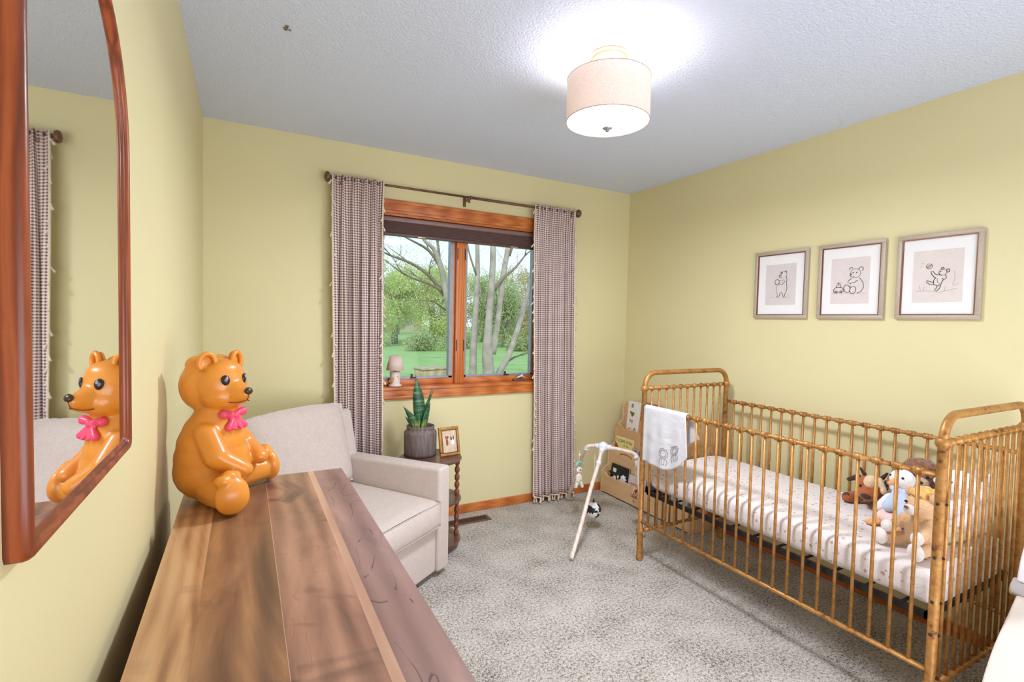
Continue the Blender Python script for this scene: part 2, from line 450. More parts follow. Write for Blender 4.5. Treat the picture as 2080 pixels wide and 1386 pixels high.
def curtain(x0, x1, dxl, dxr, z0, folds, seed, label):
    global TASSEL
    root = tag(empty('curtain', ((x0 + x1) / 2, YR, 2.2)), label, 'curtain', 'gingham curtain panels')
    cx = (x0 + x1) / 2; rnd = random.Random(seed)
    ph = [rnd.uniform(0, 6.28) for _ in range(6)]
    Hh = 2.2 - z0
    def fold(u, t):
        amp = 0.010 + 0.022 * min(1, t * 3)
        a = math.sin(2 * PI * folds * u + ph[0] + 0.6 * math.sin(3 * t + ph[1])) + 0.35 * math.sin(2 * PI * folds * 2.3 * u + ph[2] + t * 1.5)
        top = max(0, 1 - t * 12)
        a2 = math.sin(2 * PI * folds * 2.2 * u + ph[3]) * 0.009 * max(0, 1 - t * 4)
        return -amp * a * 0.62 * (1 - top) + a2 - 0.012 * top
    def pos(u, t):
        w0 = x0 + (x1 - x0) * u; w1 = (x0 + dxl) + (x1 + dxr - x0 - dxl) * u
        x = w0 + (w1 - w0) * t + 0.006 * math.sin(2 * PI * folds * u + 5 * t + ph[4])
        z = 0.018 - (Hh + 0.018) * t + 0.004 * math.sin(u * 40 + ph[5]) * (1 - t) ** 6
        return Vector((x - cx, fold(u, t), z))
    mb = MB()
    UW = (x1 - x0) * 1.42
    mb.grid(pos, 150, 46, uvfn=lambda u, t: (u * UW, (1 - t) * Hh))
    mb.build('curtain_cloth', M_ging, root, solid=0.0015)
    MB().tube([pos(0, i / 40) for i in range(41)], 0.0055, 6).tube([pos(1, i / 40) for i in range(41)], 0.0055, 6).tube([pos(i / 60, 1) for i in range(61)], 0.004, 6) \
        .build('fringe_braid', M_tassel, root)
    def put(p, s, rz, ry):
        global TASSEL
        if TASSEL is None:
            TASSEL = MB().lathe([(0.0012, 0), (0.0038, -0.006), (0.0048, -0.010), (0.0030, -0.014), (0.0062, -0.028), (0.0078, -0.042)], seg=7).build('tassel', M_tassel, root)
            t = TASSEL
        else: t = copy_part(TASSEL, root)
        t.location = p; t.scale = (s, s, s); t.rotation_euler = (rnd.uniform(-0.2, 0.2), ry, rz)
    ne = 36
    for i in range(ne):
        t = (i + 0.6) / ne
        put(pos(0, t) + Vector((-0.002, -0.002, 0)), 0.85, rnd.uniform(0, 6), 0.45 + rnd.uniform(-0.25, 0.25))
        put(pos(1, t) + Vector((0.002, -0.002, 0)), 0.85, rnd.uniform(0, 6), -0.45 + rnd.uniform(-0.25, 0.25))
    for i in range(24):
        put(pos((i + 0.5) / 24, 1) + Vector((0, 0, 0.002)), 1.0, rnd.uniform(0, 6), rnd.uniform(-0.15, 0.15))
    return root
curtain(0.462, 0.762, 0.02, 0.0, 0.055, 5.0, 3, 'brown gingham curtain with tassel fringe left of the window, behind the armchair')
curtain(1.862, 2.205, 0.055, 0.055, 0.050, 4.6, 5, 'brown gingham curtain with tassel fringe right of the window, hanging free to the carpet')

# ------------------------------------------------------------------ ceiling lamp
def ceiling_lamp():
    root = tag(empty('ceiling_lamp', (LAMP[0], LAMP[1], H)), 'semi-flush drum ceiling light with beige linen shade and brushed gold canopy', 'ceiling light')
    M_nick = plain('brushed_champagne_metal', (196, 164, 132), 0.35, 0.7, 0.03)
    M_fin = plain('nickel_finial', (170, 165, 165), 0.3, 0.8)
    MB().lathe([(0.076, 0.0), (0.078, -0.012), (0.072, -0.028), (0.055, -0.034), (0.02, -0.036)]).build('canopy', M_nick, root)
    MB().tube([(0, 0, -0.03), (0, 0, -0.26)], 0.008).tube([(-0.045, 0, -0.034), (-0.045, 0, -0.06), (-0.05, 0, -0.12)], 0.0035, 8).tube([(0.045, 0.01, -0.034), (0.045, 0.01, -0.06), (0.05, 0, -0.12)], 0.0035, 8) \
        .tube([(-0.16, 0, -0.10), (0.16, 0, -0.10)], 0.002, 6).tube([(0, -0.16, -0.10), (0, 0.16, -0.10)], 0.002, 6).build('lamp_stem', M_nick, root)
    n = N('linen_shade_lit'); v = n.co()
    wv = n.noise(v, 260, 2); c = n.ramp(wv.outputs[0], [(0.35, lin((222, 196, 184))), (0.65, lin((240, 220, 208)))])
    n.set(c, 0.9); tr = n.n('BsdfTranslucent'); n.l(c, tr.inputs[0])
    mx = n.n('MixShader'); mx.inputs[0].default_value = 0.05
    n.l(n.b.outputs[0], mx.inputs[1]); n.l(tr.outputs[0], mx.inputs[2]); n.l(mx.outputs[0], n.out.inputs[0])
    n.b.inputs['Emission Color'].default_value = (1.0, 0.90, 0.89, 1); n.b.inputs['Emission Strength'].default_value = 0.20
    R = 0.165
    MB().lathe([(R, -0.095), (R, -0.262), (R - 0.003, -0.262), (R - 0.003, -0.095), (R, -0.095)], seg=64, cap=False).build('lamp_shade', n.m, root)
    MB().tube(arc((0, 0, -0.095), R, 0, 352.5, 47, 'XY'), 0.0016, 6, closed=True).tube(arc((0, 0, -0.262), R, 0, 352.5, 47, 'XY'), 0.0016, 6, closed=True).build('shade_rim', plain('beige_rim_tape', (176, 152, 140), 0.7), root)
    d = N('frosted_diffuser'); d.set((0.95, 0.95, 0.95), 0.4)
    d.b.inputs['Emission Color'].default_value = (0.9, 0.96, 1.0, 1); d.b.inputs['Emission Strength'].default_value = 6.0
    MB().lathe([(R - 0.004, -0.258), (0.14, -0.268), (0.10, -0.276), (0.05, -0.281), (0.0, -0.282)], seg=64, cap=False).build('diffuser', d.m, root)
    MB().lathe([(0.004, -0.280), (0.020, -0.284), (0.020, -0.288), (0.010, -0.292), (0.007, -0.300), (0.001, -0.303)]).build('finial_knob', M_fin, root)
    M_bulb = N('lit_bulb'); M_bulb.b.inputs['Emission Color'].default_value = (1, 0.96, 0.9, 1); M_bulb.b.inputs['Emission Strength'].default_value = 30
    for s in (-1, 1):
        MB().ball((s * 0.07, 0.0, -0.17), (0.026, 0.026, 0.032), sub=3).build('bulb', M_bulb.m, root)
    l = light('bulb_light', 'POINT', (LAMP[0], LAMP[1], H - 0.115), 3.8, (0.86, 0.89, 1.0), 0.05)
    l2 = light('diffuser_light', 'AREA', (LAMP[0], LAMP[1], H - 0.306), 24, (0.82, 0.88, 1.0), 0.30)
    l2.data.shape = 'DISK'; l2.data.spread = PI
    return root
ceiling_lamp()
# small dark scar left by a removed ceiling hook
hk = MB()
rr = random.Random(4)
for i in range(9): hk.ball((rr.uniform(-0.012, 0.012), rr.uniform(-0.02, 0.012), rr.uniform(-0.004, 0.0)), (rr.uniform(0.003, 0.007), rr.uniform(0.003, 0.006), 0.003), sub=1)
o = hk.build('ceiling_hook', plain('peeled_grey', (120, 104, 92), 0.8)); o.location = (0.138, 2.081, H - 0.001)
tag(o, 'small dark peeled hook remnant stuck on the ceiling near the left wall', 'ceiling hook')

# ------------------------------------------------------------------ mirror
def mirror():
    y0, y1, z0, zc = 0.63, 1.110, 1.125, 1.640
    x0 = XL
    root = tag(empty('wall_mirror', (x0 + 0.0005, 0.85, z0), rz=math.radians(-0.25)), 'tall arched mirror in a walnut frame on the left wall', 'mirror')
    r = (y1 - y0) / 2; cy = (y0 + y1) / 2
    def outline(ins, n=26):
        a = y0 + ins; b = y1 - ins; rr = r - ins; bz = z0 + ins
        cr = 0.010
        pts = [(b - cr, bz), (b - 0.3 * cr, bz + 0.3 * cr), (b, bz + cr)]
        pts += [(b, bz + (zc - bz) * k / 6) for k in range(1, 6)]
        pts += [(cy + rr * math.cos(PI * k / n), zc + rr * math.sin(PI * k / n)) for k in range(n + 1)]
        pts += [(a, zc - (zc - bz) * k / 6) for k in range(1, 6)]
        pts += [(a, bz + cr), (a + 0.3 * cr, bz + 0.3 * cr), (a + cr, bz)]
        return pts
    prof = [(0.0, 0.0), (0.0, 0.012), (0.001, 0.016), (0.0035, 0.0195), (0.007, 0.0212), (0.011, 0.0210), (0.014, 0.0190), (0.0155, 0.0165), (0.016, 0.0150), (0.020, 0.0150), (0.021, 0.0125), (0.021, 0.010)]
    mb = MB(); rings = []
    for ins, h in prof: rings.append([mb.b.verts.new((h, y - 0.85, z - z0)) for y, z in outline(ins)])
    n = len(rings[0])
    for i in range(len(rings) - 1):
        for k in range(n):
            f = mb.b.faces.new((rings[i][k], rings[i][(k + 1) % n], rings[i + 1][(k + 1) % n], rings[i + 1][k])); f.smooth = True
    mb.build('mirror_frame', M_mirrorwood, root)
    mm = N('silvered_glass'); mm.set((0.93, 0.94, 0.93), 0.015, 1.0)
    g = MB(); f = g.b.faces.new([g.b.verts.new((0.0125, y - 0.85, z - z0)) for y, z in outline(0.020)])
    ret = bmesh.ops.extrude_face_region(g.b, geom=[f])
    for v in [e for e in ret['geom'] if isinstance(e, bmesh.types.BMVert)]: v.co.x -= 0.008
    g.build('mirror_glass', mm.m, root)
mirror()

# ------------------------------------------------------------------ dresser
def walnut(name, stops, seed, nscale=1.5, ring=1.1, dist=8, dark=0.5, streak=0):
    n = N(name); v = n.co(scale=(5.0, 1.0, 1.0), loc=(seed * 1.37, seed * 2.11, 0)); vo = n.co(loc=(seed * 3.1, seed, 0))
    base = n.noise(v, nscale, 4, 0.55, 1.2)
    wv = n.n('TexWave', wave_type='BANDS', bands_direction='X'); n.l(v, wv.inputs['Vector'])
    wv.inputs['Scale'].default_value = ring; wv.inputs['Distortion'].default_value = dist; wv.inputs['Detail'].default_value = 2.5; wv.inputs['Detail Scale'].default_value = 0.7
    fine = n.noise(n.co(scale=(90, 4, 4)), 3, 3, 0.6)
    a = n.math('MULTIPLY_ADD', wv.outputs[1], 0.16, n.math('MULTIPLY', base.outputs[0], 0.78))
    a = n.math('MULTIPLY_ADD', fine.outputs[0], 0.10, a)
    col = n.ramp(a, [(p, lin(c)) for p, c in stops])
    kn = n.noise(vo, 6.5, 3, 0.6, 0.8)
    kd = n.ramp(kn.outputs[0], [(0.56, (0, 0, 0)), (0.70, (1, 1, 1))])
    col = n.mix(n.math('MULTIPLY', kd, dark), col, lin((82, 58, 50)))
    if streak:
        cn = n.noise(n.co(scale=(3.2, 0.9, 1), loc=(seed * 0.7, seed * 1.3, 0)), 2.2, 2.5, 0.55, 0.5)
        t = n.math('FRACT', n.math('MULTIPLY', cn.outputs[0], 11.0 if streak == 1 else 7.0))
        ln = n.ramp(t, [(0.0, (1, 1, 1)), (0.05, (0.6, 0.6, 0.6)), (0.09, (0, 0, 0))])
        gate = n.ramp(n.noise(n.co(scale=(30, 12, 1)), 1.5, 2).outputs[0], [(0.44, (0, 0, 0)), (0.54, (1, 1, 1))])
        col = n.mix(n.math('MULTIPLY', n.math('MULTIPLY', ln, gate), 0.8 if streak == 1 else 0.35), col, lin((52, 32, 30) if streak == 1 else (140, 74, 52)))
    n.b.inputs['Coat Weight'].default_value = 0.25; n.b.inputs['Coat Roughness'].default_value = 0.25
    return n.set(col, 0.36)
D0, D1, DY0, DY1, DZ = -0.157, 0.300, 0.05, 1.806, 0.840
def dresser():
    root = tag(empty('dresser', (0.075, 1.0, 0)), 'long walnut dresser with broad-plank top along the left wall under the mirror', 'dresser')
    ms = [walnut('walnut_light_plank', [(0.25, (118, 78, 50)), (0.40, (156, 110, 76)), (0.52, (190, 142, 98)), (0.66, (208, 164, 118))], 1, dark=0.25, ring=2.2),
          walnut('walnut_brown_plank', [(0.25, (88, 58, 42)), (0.42, (120, 84, 60)), (0.55, (146, 104, 74)), (0.72, (184, 136, 88))], 2, dark=0.4),
          walnut('walnut_rosy_plank', [(0.25, (104, 70, 56)), (0.42, (146, 104, 84)), (0.55, (170, 124, 100)), (0.72, (194, 146, 118))], 3, dark=0.75, streak=2),
          walnut('walnut_pink_plank', [(0.25, (112, 82, 76)), (0.42, (142, 108, 98)), (0.58, (160, 124, 114)), (0.75, (180, 140, 124))], 5, dark=0.2, streak=1),
          walnut('walnut_sapwood_strip', [(0.25, (176, 132, 108)), (0.5, (198, 154, 128)), (0.75, (214, 174, 146))], 6, dark=0.0)]
    xs = [D0, -0.073, 0.059, 0.212, D1]
    top = MB()
    xs = [D0, -0.073, 0.0590, 0.0600, 0.190, 0.208, D1]
    for i, mi in enumerate((0, 1, 4, 2, 4, 3)): top.box((xs[i] - 0.075, DY0 - 1.0, DZ - 0.028), (xs[i + 1] - 0.075, DY1 - 1.0, DZ), mat=mi)
    top.build('dresser_top', ms, root)
    body = wood('walnut_case', [(0.2, (84, 54, 38)), (0.5, (122, 84, 60)), (0.85, (156, 112, 80))], (3, 1, 10), 2, 6, 14, 0.4, 8)
    MB().box((D0 + 0.01 - 0.075, DY0 + 0.02 - 1, 0.15), (D1 - 0.03 - 0.075, DY1 - 0.02 - 1, DZ - 0.028)).build('dresser_case', body, root, bevel=0.003)
    for x in (-0.2, 0.17):
        for y in (-0.88, 0.74):
            MB().lathe([(0.022, 0.15), (0.014, 0.0)], (x, y, 0), 16).build('leg', body, root)
    for r_ in range(3):
        for c_ in range(2):
            ya = DY0 + 0.04 - 1 + c_ * 0.84; za = 0.175 + r_ * 0.21
            d = MB().box((D1 - 0.03 - 0.075, ya, za), (D1 - 0.016 - 0.075, ya + 0.825, za + 0.2)).build('drawer', body, root, bevel=0.002)
            for q in (0.25, 0.64):
                MB().lathe([(0.006, 0), (0.006, 0.014), (0.015, 0.018), (0.013, 0.026), (0.002, 0.028)], (D1 - 0.016 - 0.075, ya + q, za + 0.1), 14, 'X').build('knob', M_brass, d)
dresser()

# ------------------------------------------------------------------ bear
def bear():
    root = tag(empty('bear_lamp', (-0.068, 1.655, DZ), rz=math.radians(-19)), 'glossy orange plastic seated bear lamp with pink bow on the walnut dresser', 'bear lamp')
    n = N('orange_blow_mold'); v = n.co(); nz = n.noise(v, 9, 2)
    col = n.ramp(nz.outputs[0], [(0.3, lin((216, 134, 36))), (0.7, lin((228, 150, 50)))])
    n.set(col, 0.38); n.b.inputs['Subsurface Weight'].default_value = 0.35; n.b.inputs['Subsurface Radius'].default_value = (0.05, 0.02, 0.006)
    n.b.inputs['Subsurface Scale'].default_value = 0.6
    n.b.inputs['Coat Weight'].default_value = 0.3; n.b.inputs['Coat Roughness'].default_value = 0.2
    MO = n.m
    root.scale = (0.943, 0.943, 0.943)
    HY = math.radians(-26); HR = Matrix.Rotation(HY, 3, 'Z')
    def hd(p): return HR @ Vector(p)
    P = [('s', (-0.014, 0, 0.092), (0.104, 0.112, 0.094)), ('s', (-0.016, 0, 0.130), (0.100, 0.108, 0.085)), ('s', (-0.016, 0, 0.165), (0.093, 0.101, 0.090)), ('s', (-0.012, 0, 0.205), (0.082, 0.090, 0.070)),
         ('s', (-0.006, 0, 0.235), (0.070, 0.076, 0.055)), ('s', (-0.002, 0, 0.262), (0.060, 0.064, 0.045)),
         ]
    HP = [('s', (-0.030, 0, 0.348), (0.070, 0.090, 0.086)), ('s', (-0.020, 0, 0.382), (0.043, 0.076, 0.056)),
          ('s', (0.012, 0, 0.350), (0.064, 0.078, 0.080)), ('s', (0.026, 0, 0.320), (0.056, 0.072, 0.050)),
          ('s', (0.022, 0, 0.388), (0.046, 0.058, 0.040)),
          ('c', (0.045, 0, 0.334), (0.098, 0, 0.326), 0.043, 0.021), ('c', (0.045, 0, 0.316), (0.096, 0, 0.312), 0.037, 0.016)]
    for s in (-1, 1): HP += [('c', (0.002, s * 0.052, 0.400), (0.000, s * 0.058, 0.412), 0.014, 0.012), ('s', (-0.034, s * 0.040, 0.410), (0.030, 0.034, 0.028))]
    for h in HP:
        if h[0] == 's': P.append(('s', hd(h[1]), h[2], (0, 0, HY)))
        else: P.append(('c', hd(h[1]), hd(h[2]), h[3], h[4]))
    for s in (-1, 1):
        P += [
              # arm
              ('c', (-0.002, s * 0.072, 0.212), (0.036, s * 0.098, 0.152), 0.036, 0.036), ('c', (0.036, s * 0.100, 0.150), (0.092, s * 0.074, 0.110), 0.033, 0.027),
              ('s', (0.096, s * 0.070, 0.106), (0.028, 0.027, 0.024)),
              # leg
              ('c', (0.02, s * 0.070, 0.050), (0.082, s * 0.140, 0.047), 0.052, 0.041),
              ('s', (0.098, s * 0.156, 0.056), (0.026, 0.046, 0.054), (0, 0, s * 0.85)), ('s', (0.102, s * 0.162, 0.050), (0.022, 0.046, 0.046), (0, 0, s * 0.85)),
              ('s', (0.092, s * 0.130, 0.104), (0.021, 0.017, 0.017)), ('s', (0.088, s * 0.152, 0.109), (0.021, 0.017, 0.018)), ('s', (0.078, s * 0.174, 0.102), (0.021, 0.017, 0.017))]
    # flat base: keep everything above the dresser top
    body = blob('bear_body', P, MO, root, 0.0045, 5)
    for vv in body.data.vertices:
        if vv.co.z < 0.002: vv.co.z = 0.002
    for s in (-1, 1):
        # ears: a shell with a hollow
        e = MB(); c = Vector((0.012, s * 0.051, 0.418)); rot = Euler((0, 0, s * 0.25)).to_matrix()
        pts = [hd(c + rot @ Vector((0.006, 0.023 * math.cos(a), 0.028 * math.sin(a)))) for a in [math.radians(-40 + 260 * k / 20) for k in range(21)]]
        e.tube(pts, 0.0070, 10); e.ball(hd(c + rot @ Vector((-0.006, 0, 0))), (0.009, 0.026, 0.031), (0, 0, HY + s * 0.25), 3)
        e.build('ear', MO, root)
        M_eye = plain('glossy_dark_eye', (46, 34, 38), 0.12, vary=0.02)
        ey = MB().ball(hd((0.0645, s * 0.034, 0.366)), (0.007, 0.0130, 0.0175), (0, 0.1, HY + s * 0.55), 3).build('eye', M_eye, root)
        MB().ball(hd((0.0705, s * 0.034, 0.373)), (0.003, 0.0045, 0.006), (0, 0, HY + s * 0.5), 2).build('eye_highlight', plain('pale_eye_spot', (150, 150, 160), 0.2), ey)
    MB().ball(hd((0.117, 0, 0.336)), (0.008, 0.014, 0.011), (0, -0.3, HY), 3).build('nose', plain('dark_brown_nose', (60, 40, 20), 0.3), root)
    m_ = MB().tube([hd((0.119, 0, 0.328)), hd((0.113, 0, 0.309))], 0.0012, 6)
    for s in (-1, 1): m_.tube([hd(q) for q in spline([(0.1125, 0, 0.309), (0.107, s * 0.012, 0.305), (0.092, s * 0.024, 0.302), (0.078, s * 0.033, 0.304)], 5)], 0.0014, 6)
    m_.build('mouth', plain('painted_mouth', (110, 50, 16), 0.5), root)
    # bow
    MP = plain('pink_painted_bow', (236, 74, 110), 0.35, vary=0.1)
    bw = []
    for s in (-1, 1):
        bw += [('c', (0.072, 0, 0.262), (0.070, s * 0.034, 0.266), 0.007, 0.014), ('c', (0.074, s * 0.004, 0.255), (0.082, s * 0.028, 0.226), 0.006, 0.011)]
        bw += [('c', (0.074, s * 0.002, 0.255), (0.088, s * 0.010, 0.222), 0.005, 0.007)]
    bw.append(('s', (0.078, 0, 0.260), (0.010, 0.011, 0.011)))
    bw = [('s', hd(Vector(q[1]) - Vector((0.010, 0, 0))), q[2], (0, 0, HY)) if q[0] == 's' else ('c', hd(Vector(q[1]) - Vector((0.010, 0, 0))), hd(Vector(q[2]) - Vector((0.010, 0, 0))), q[3], q[4]) for q in bw]
    blob('bow', bw, MP, root, 0.003, 2)
    cord = spline([(-0.088, 0.02, 0.205), (-0.104, 0.045, 0.208), (-0.112, 0.07, 0.16), (-0.110, 0.075, 0.09), (-0.096, 0.105, 0.02), (-0.090, 0.14, -0.04), (-0.085, 0.165, -0.20)], 6)
    MB().tube(cord, 0.0016, 6).ball((-0.088, 0.02, 0.206), (0.009, 0.006, 0.006), sub=2).build('cord', plain('brown_lamp_cord', (150, 120, 80), 0.5), root)
bear()

# ------------------------------------------------------------------ armchair
def armchair():
    ang = math.atan2(0.574, 0.82)
    root = tag(empty('armchair', (0.984, 2.499, 0), rz=ang), 'oatmeal linen swivel armchair angled in the left corner by the dresser', 'armchair')
    M_ = M_linen; W = 0.80
    MB().box((-W + 0.1, 0.02, 0.035), (-0.098, 0.66, 0.272)).build('seat_base', M_, root, bevel=0.012, bseg=4)
    MB().lathe([(0.26, 0.0), (0.26, 0.035)], (-W / 2, 0.38, 0), 32).build('swivel_base', M_black, root)
    for x in (-0.10, -W):
        MB().prism([(0.0, 0.03), (0.0, 0.588), (0.66, 0.568), (0.745, 0.56), (0.745, 0.03)], x, x + 0.10, 'X').build('arm', M_, root, bevel=0.020, bseg=5)
    # outer back
    MB().prism([(0.64, 0.03), (0.62, 0.45), (0.70, 0.82), (0.745, 0.83), (0.762, 0.80), (0.757, 0.03)], -W + 0.02, -0.02, 'X').build('back_shell', M_, root, bevel=0.02, bseg=4)
    # seat cushion: crowned slab with welt
    def cush(u, v, x0, x1, y0, y1, z0, z1, side):
        pass
    mb = MB()
    x0, x1, y0, y1 = -W + 0.105, -0.105, -0.012, 0.62
    n = 22
    def ed(u): return min(1.0, (min(u, 1 - u) * 14)) ** 0.5
    def topf(u, v):
        cr = math.sin(PI * u) ** 0.5 * math.sin(PI * min(1, v * 0.9 + 0.05)) ** 0.5
        return Vector((x0 + (x1 - x0) * u, y0 + (y1 - y0) * v, 0.425 + 0.020 * cr * 1.0 - 0.012 * (1 - min(ed(u), ed(v)))))
    mb.grid(topf, n, n)
    mb.grid(lambda u, v: Vector((x0 + (x1 - x0) * u, y0 + (y1 - y0) * v, 0.285 + 0.008 * (1 - min(ed(u), ed(v))))), n, n)
    def side(a, b):
        def f(u, v):
            p = Vector(a).lerp(Vector(b), u); nrm = Vector((b[1] - a[1], a[0] - b[0], 0)).normalized()
            zt = 0.413; zb = 0.293
            return Vector((p.x, p.y, zb + (zt - zb) * v)) + nrm * 0.014 * max(0.0, math.sin(PI * v)) ** 0.7 * min(1.0, min(u, 1 - u) * 9)
        return f
    for a, b in (((x0, y0), (x1, y0)), ((x1, y0), (x1, y1)), ((x1, y1), (x0, y1)), ((x0, y1), (x0, y0))):
        a = (a[0], a[1], 0); b = (b[0], b[1], 0)
        mb.grid(side(a, b), n, 8)
    bmesh.ops.remove_doubles(mb.b, verts=mb.b.verts[:], dist=0.0015)
    sc = mb.build('seat_cushion', M_, root)
    MB().tube([(x0, y0, 0.415), (x1, y0, 0.415), (x1, y1, 0.415), (x0, y1, 0.415)], 0.0035, 6, closed=True).tube([(x0, y0, 0.290), (x1, y0, 0.290), (x1, y1, 0.290), (x0, y1, 0.290)], 0.0035, 6, closed=True).build('cushion_welt', M_, sc)
    # back cushion, raked
    mb = MB(); bx0, bx1 = -W + 0.085, -0.085
    def bc(sgn):
        def f(u, v):
            x = bx0 + (bx1 - bx0) * u; z = 0.43 + 0.445 * v
            wing = -0.010 * max(0, (v - 0.2)) / 0.8
            x += wing * (1 if u > 0.5 else -1) * (abs(u - 0.5) * 2) ** 2
            z += 0.012 * (math.sin(PI * u)) * v - 0.008 * (abs(2 * u - 1) ** 6) * v
            yc = 0.630 + 0.10 * v
            th = 0.075 * (1 - abs(2 * u - 1) ** 7 * 0.8) * (1 - abs(2 * v - 1) ** 8 * 0.7) * (1.08 - 0.25 * v)
            return Vector((x, yc - sgn * th * 1.0 + (0.0 if sgn > 0 else -0.035), z))
        return f
    f1 = bc(1); f2 = bc(-1); m = 26
    mb.grid(f1, m, m); mb.grid(f2, m, m)
    for (fa) in ((lambda t: (0, t)), (lambda t: (1, t)), (lambda t: (t, 0)), (lambda t: (t, 1))):
        mb.grid(lambda u, v, fa=fa: f1(*fa(u)).lerp(f2(*fa(u)), v), m, 4)
    bmesh.ops.remove_doubles(mb.b, verts=mb.b.verts[:], dist=0.001)
    mb.build('back_cushion', M_, root, sub=1)
armchair()

# ------------------------------------------------------------------ side table
TX, TY, TZ = 0.986, 2.835, 0.546
M_dkwal = wood('dark_walnut_table', [(0.2, (84, 56, 46)), (0.5, (104, 72, 60)), (0.85, (124, 90, 76))], (2, 9, 4), 1, 3, 10, 0.3, 11)
M_spind = wood('walnut_spindle', [(0.2, (84, 42, 24)), (0.5, (122, 66, 40)), (0.85, (150, 88, 56))], (14, 14, 2), 2, 5, 12, 0.35, 12)
def side_table():
    root = tag(empty('side_table', (TX, TY, 0)), 'three-tier round walnut table with turned bead legs between armchair and window wall', 'side table')
    R = 0.186
    for nm, z in (('table_top', TZ), ('shelf', 0.300), ('shelf', 0.052)):
        MB().lathe([(R - 0.008, z - 0.016), (R, z - 0.011), (R, z - 0.005), (R - 0.006, z)], seg=56).build(nm, M_dkwal, root)
    for a in (-18, 102, 222):
        x = 0.160 * math.cos(math.radians(a)); y = 0.160 * math.sin(math.radians(a))
        prof = [(0.010, 0.0), (0.013, 0.006), (0.012, 0.034)]
        for zb, zt in ((0.052, 0.284), (0.300, 0.530)):
            prof.append((0.010, zb))
            nb = 5
            for k in range(nb):
                for q in range(1, 7):
                    t = q / 7; prof.append((0.0085 + 0.007 * math.sin(PI * t) ** 0.8, zb + (zt - zb) * (k + t) / nb))
                prof.append((0.0075, zb + (zt - zb) * (k + 1) / nb))
        MB().lathe(prof, (x, y, 0), 14).build('turned_leg', M_spind, root)
side_table()

def plant():
    px, py = 0.940, 2.898
    root = tag(empty('potted_snake_plant', (px, py, TZ)), 'snake plant in a dark ribbed cylinder pot on the round side table', 'potted plant')
    n = N('smoked_brown_ceramic'); v = n.co()
    a = n.noise(n.co(scale=(30, 30, 3)), 2.2, 3, 0.6)
    col = n.ramp(a.outputs[0], [(0.3, lin((80, 68, 66))), (0.55, lin((112, 98, 94))), (0.75, lin((136, 122, 116)))]); n.set(col, 0.6)
    def rr(): return None
    prof = [(0.080, 0), (0.096, 0.003), (0.0975, 0.02), (0.0975, 0.135), (0.096, 0.144), (0.088, 0.153), (0.083, 0.157), (0.082, 0.165), (0.084, 0.172), (0.084, 0.179), (0.078, 0.181), (0.074, 0.176), (0.074, 0.150)]
    MB().lathe(prof, seg=48).build('plant_pot', n.m, root)
    MB().lathe([(0.0, 0.150), (0.074, 0.152), (0.074, 0.146)], seg=32, cap=False).build('potting_soil', plain('pebbly_soil', (120, 108, 98), 0.95, vary=0.4, vs=90, bump=0.8), root)
    L = N('snake_leaf'); tcv = L.co(scale=(1, 1, 1)); nz = L.noise(L.co(scale=(9, 9, 60)), 1.6, 3, 0.6, 0.6)
    c = L.ramp(nz.outputs[0], [(0.35, lin((20, 54, 36))), (0.52, lin((40, 88, 52))), (0.68, lin((92, 134, 84)))])
    sp = L.n('SeparateXYZ'); L.l(L.co(), sp.inputs[0])
    base = L.math('SUBTRACT', 1.0, L.math('MULTIPLY', L.math('SUBTRACT', sp.outputs[2], 0.15), 14.0))
    bcl = L.n('Clamp'); L.l(base, bcl.inputs[0])
    stripe = L.noise(L.co(scale=(120, 120, 4)), 1.5, 2)
    st = L.ramp(stripe.outputs[0], [(0.45, (0, 0, 0)), (0.55, (1, 1, 1))])
    c = L.mix(L.math('MULTIPLY', bcl.outputs[0], st), c, lin((190, 200, 90)))
    L.set(c, 0.35)
    specs = [(0.00, 0.0, 0.335, 0.036, -0.035, 0.0, 0.4), (0.022, -0.012, 0.170, 0.024, 0.03, -0.01, 0.9), (-0.028, -0.012, 0.155, 0.022, -0.085, 0.0, 0.3),
             (0.012, 0.010, 0.240, 0.020, 0.075, 0.01, 0.9), (-0.012, 0.004, 0.205, 0.018, -0.025, -0.01, 0.1), (-0.040, 0.006, 0.090, 0.014, -0.055, 0.0, 0.2), (0.028, 0.014, 0.255, 0.008, 0.055, 0.02, 1.0), (0.012, -0.02, 0.115, 0.016, 0.022, 0, 0.5)]
    for (x, y, h, wd, lx, ly, tw) in specs:
        mb = MB()
        def f(u, t, x=x, y=y, h=h, wd=wd, lx=lx, ly=ly, tw=tw):
            prof_ = (0.55 + 0.45 * math.sin(PI * min(1, t * 1.25)) ** 0.8) if t < 0.5 else (math.sin(PI * min(1, 0.5 + (t - 0.5))) ** 0.75)
            wdt = wd * prof_ * (1 - t ** 5) + 0.0006
            s = (u - 0.5) * 2
            ang = tw * 1.1 - 0.5
            ox, oy = math.cos(ang), math.sin(ang)
            cup = 0.25 * wdt * (s * s)
            return Vector((x + lx * t ** 1.6 + ox * wdt * s - oy * cup, y + ly * t + oy * wdt * s + ox * cup, 0.15 + h * t))
        mb.grid(f, 6, 20)
        mb.build('leaf', L.m, root, solid=0.003)
plant()

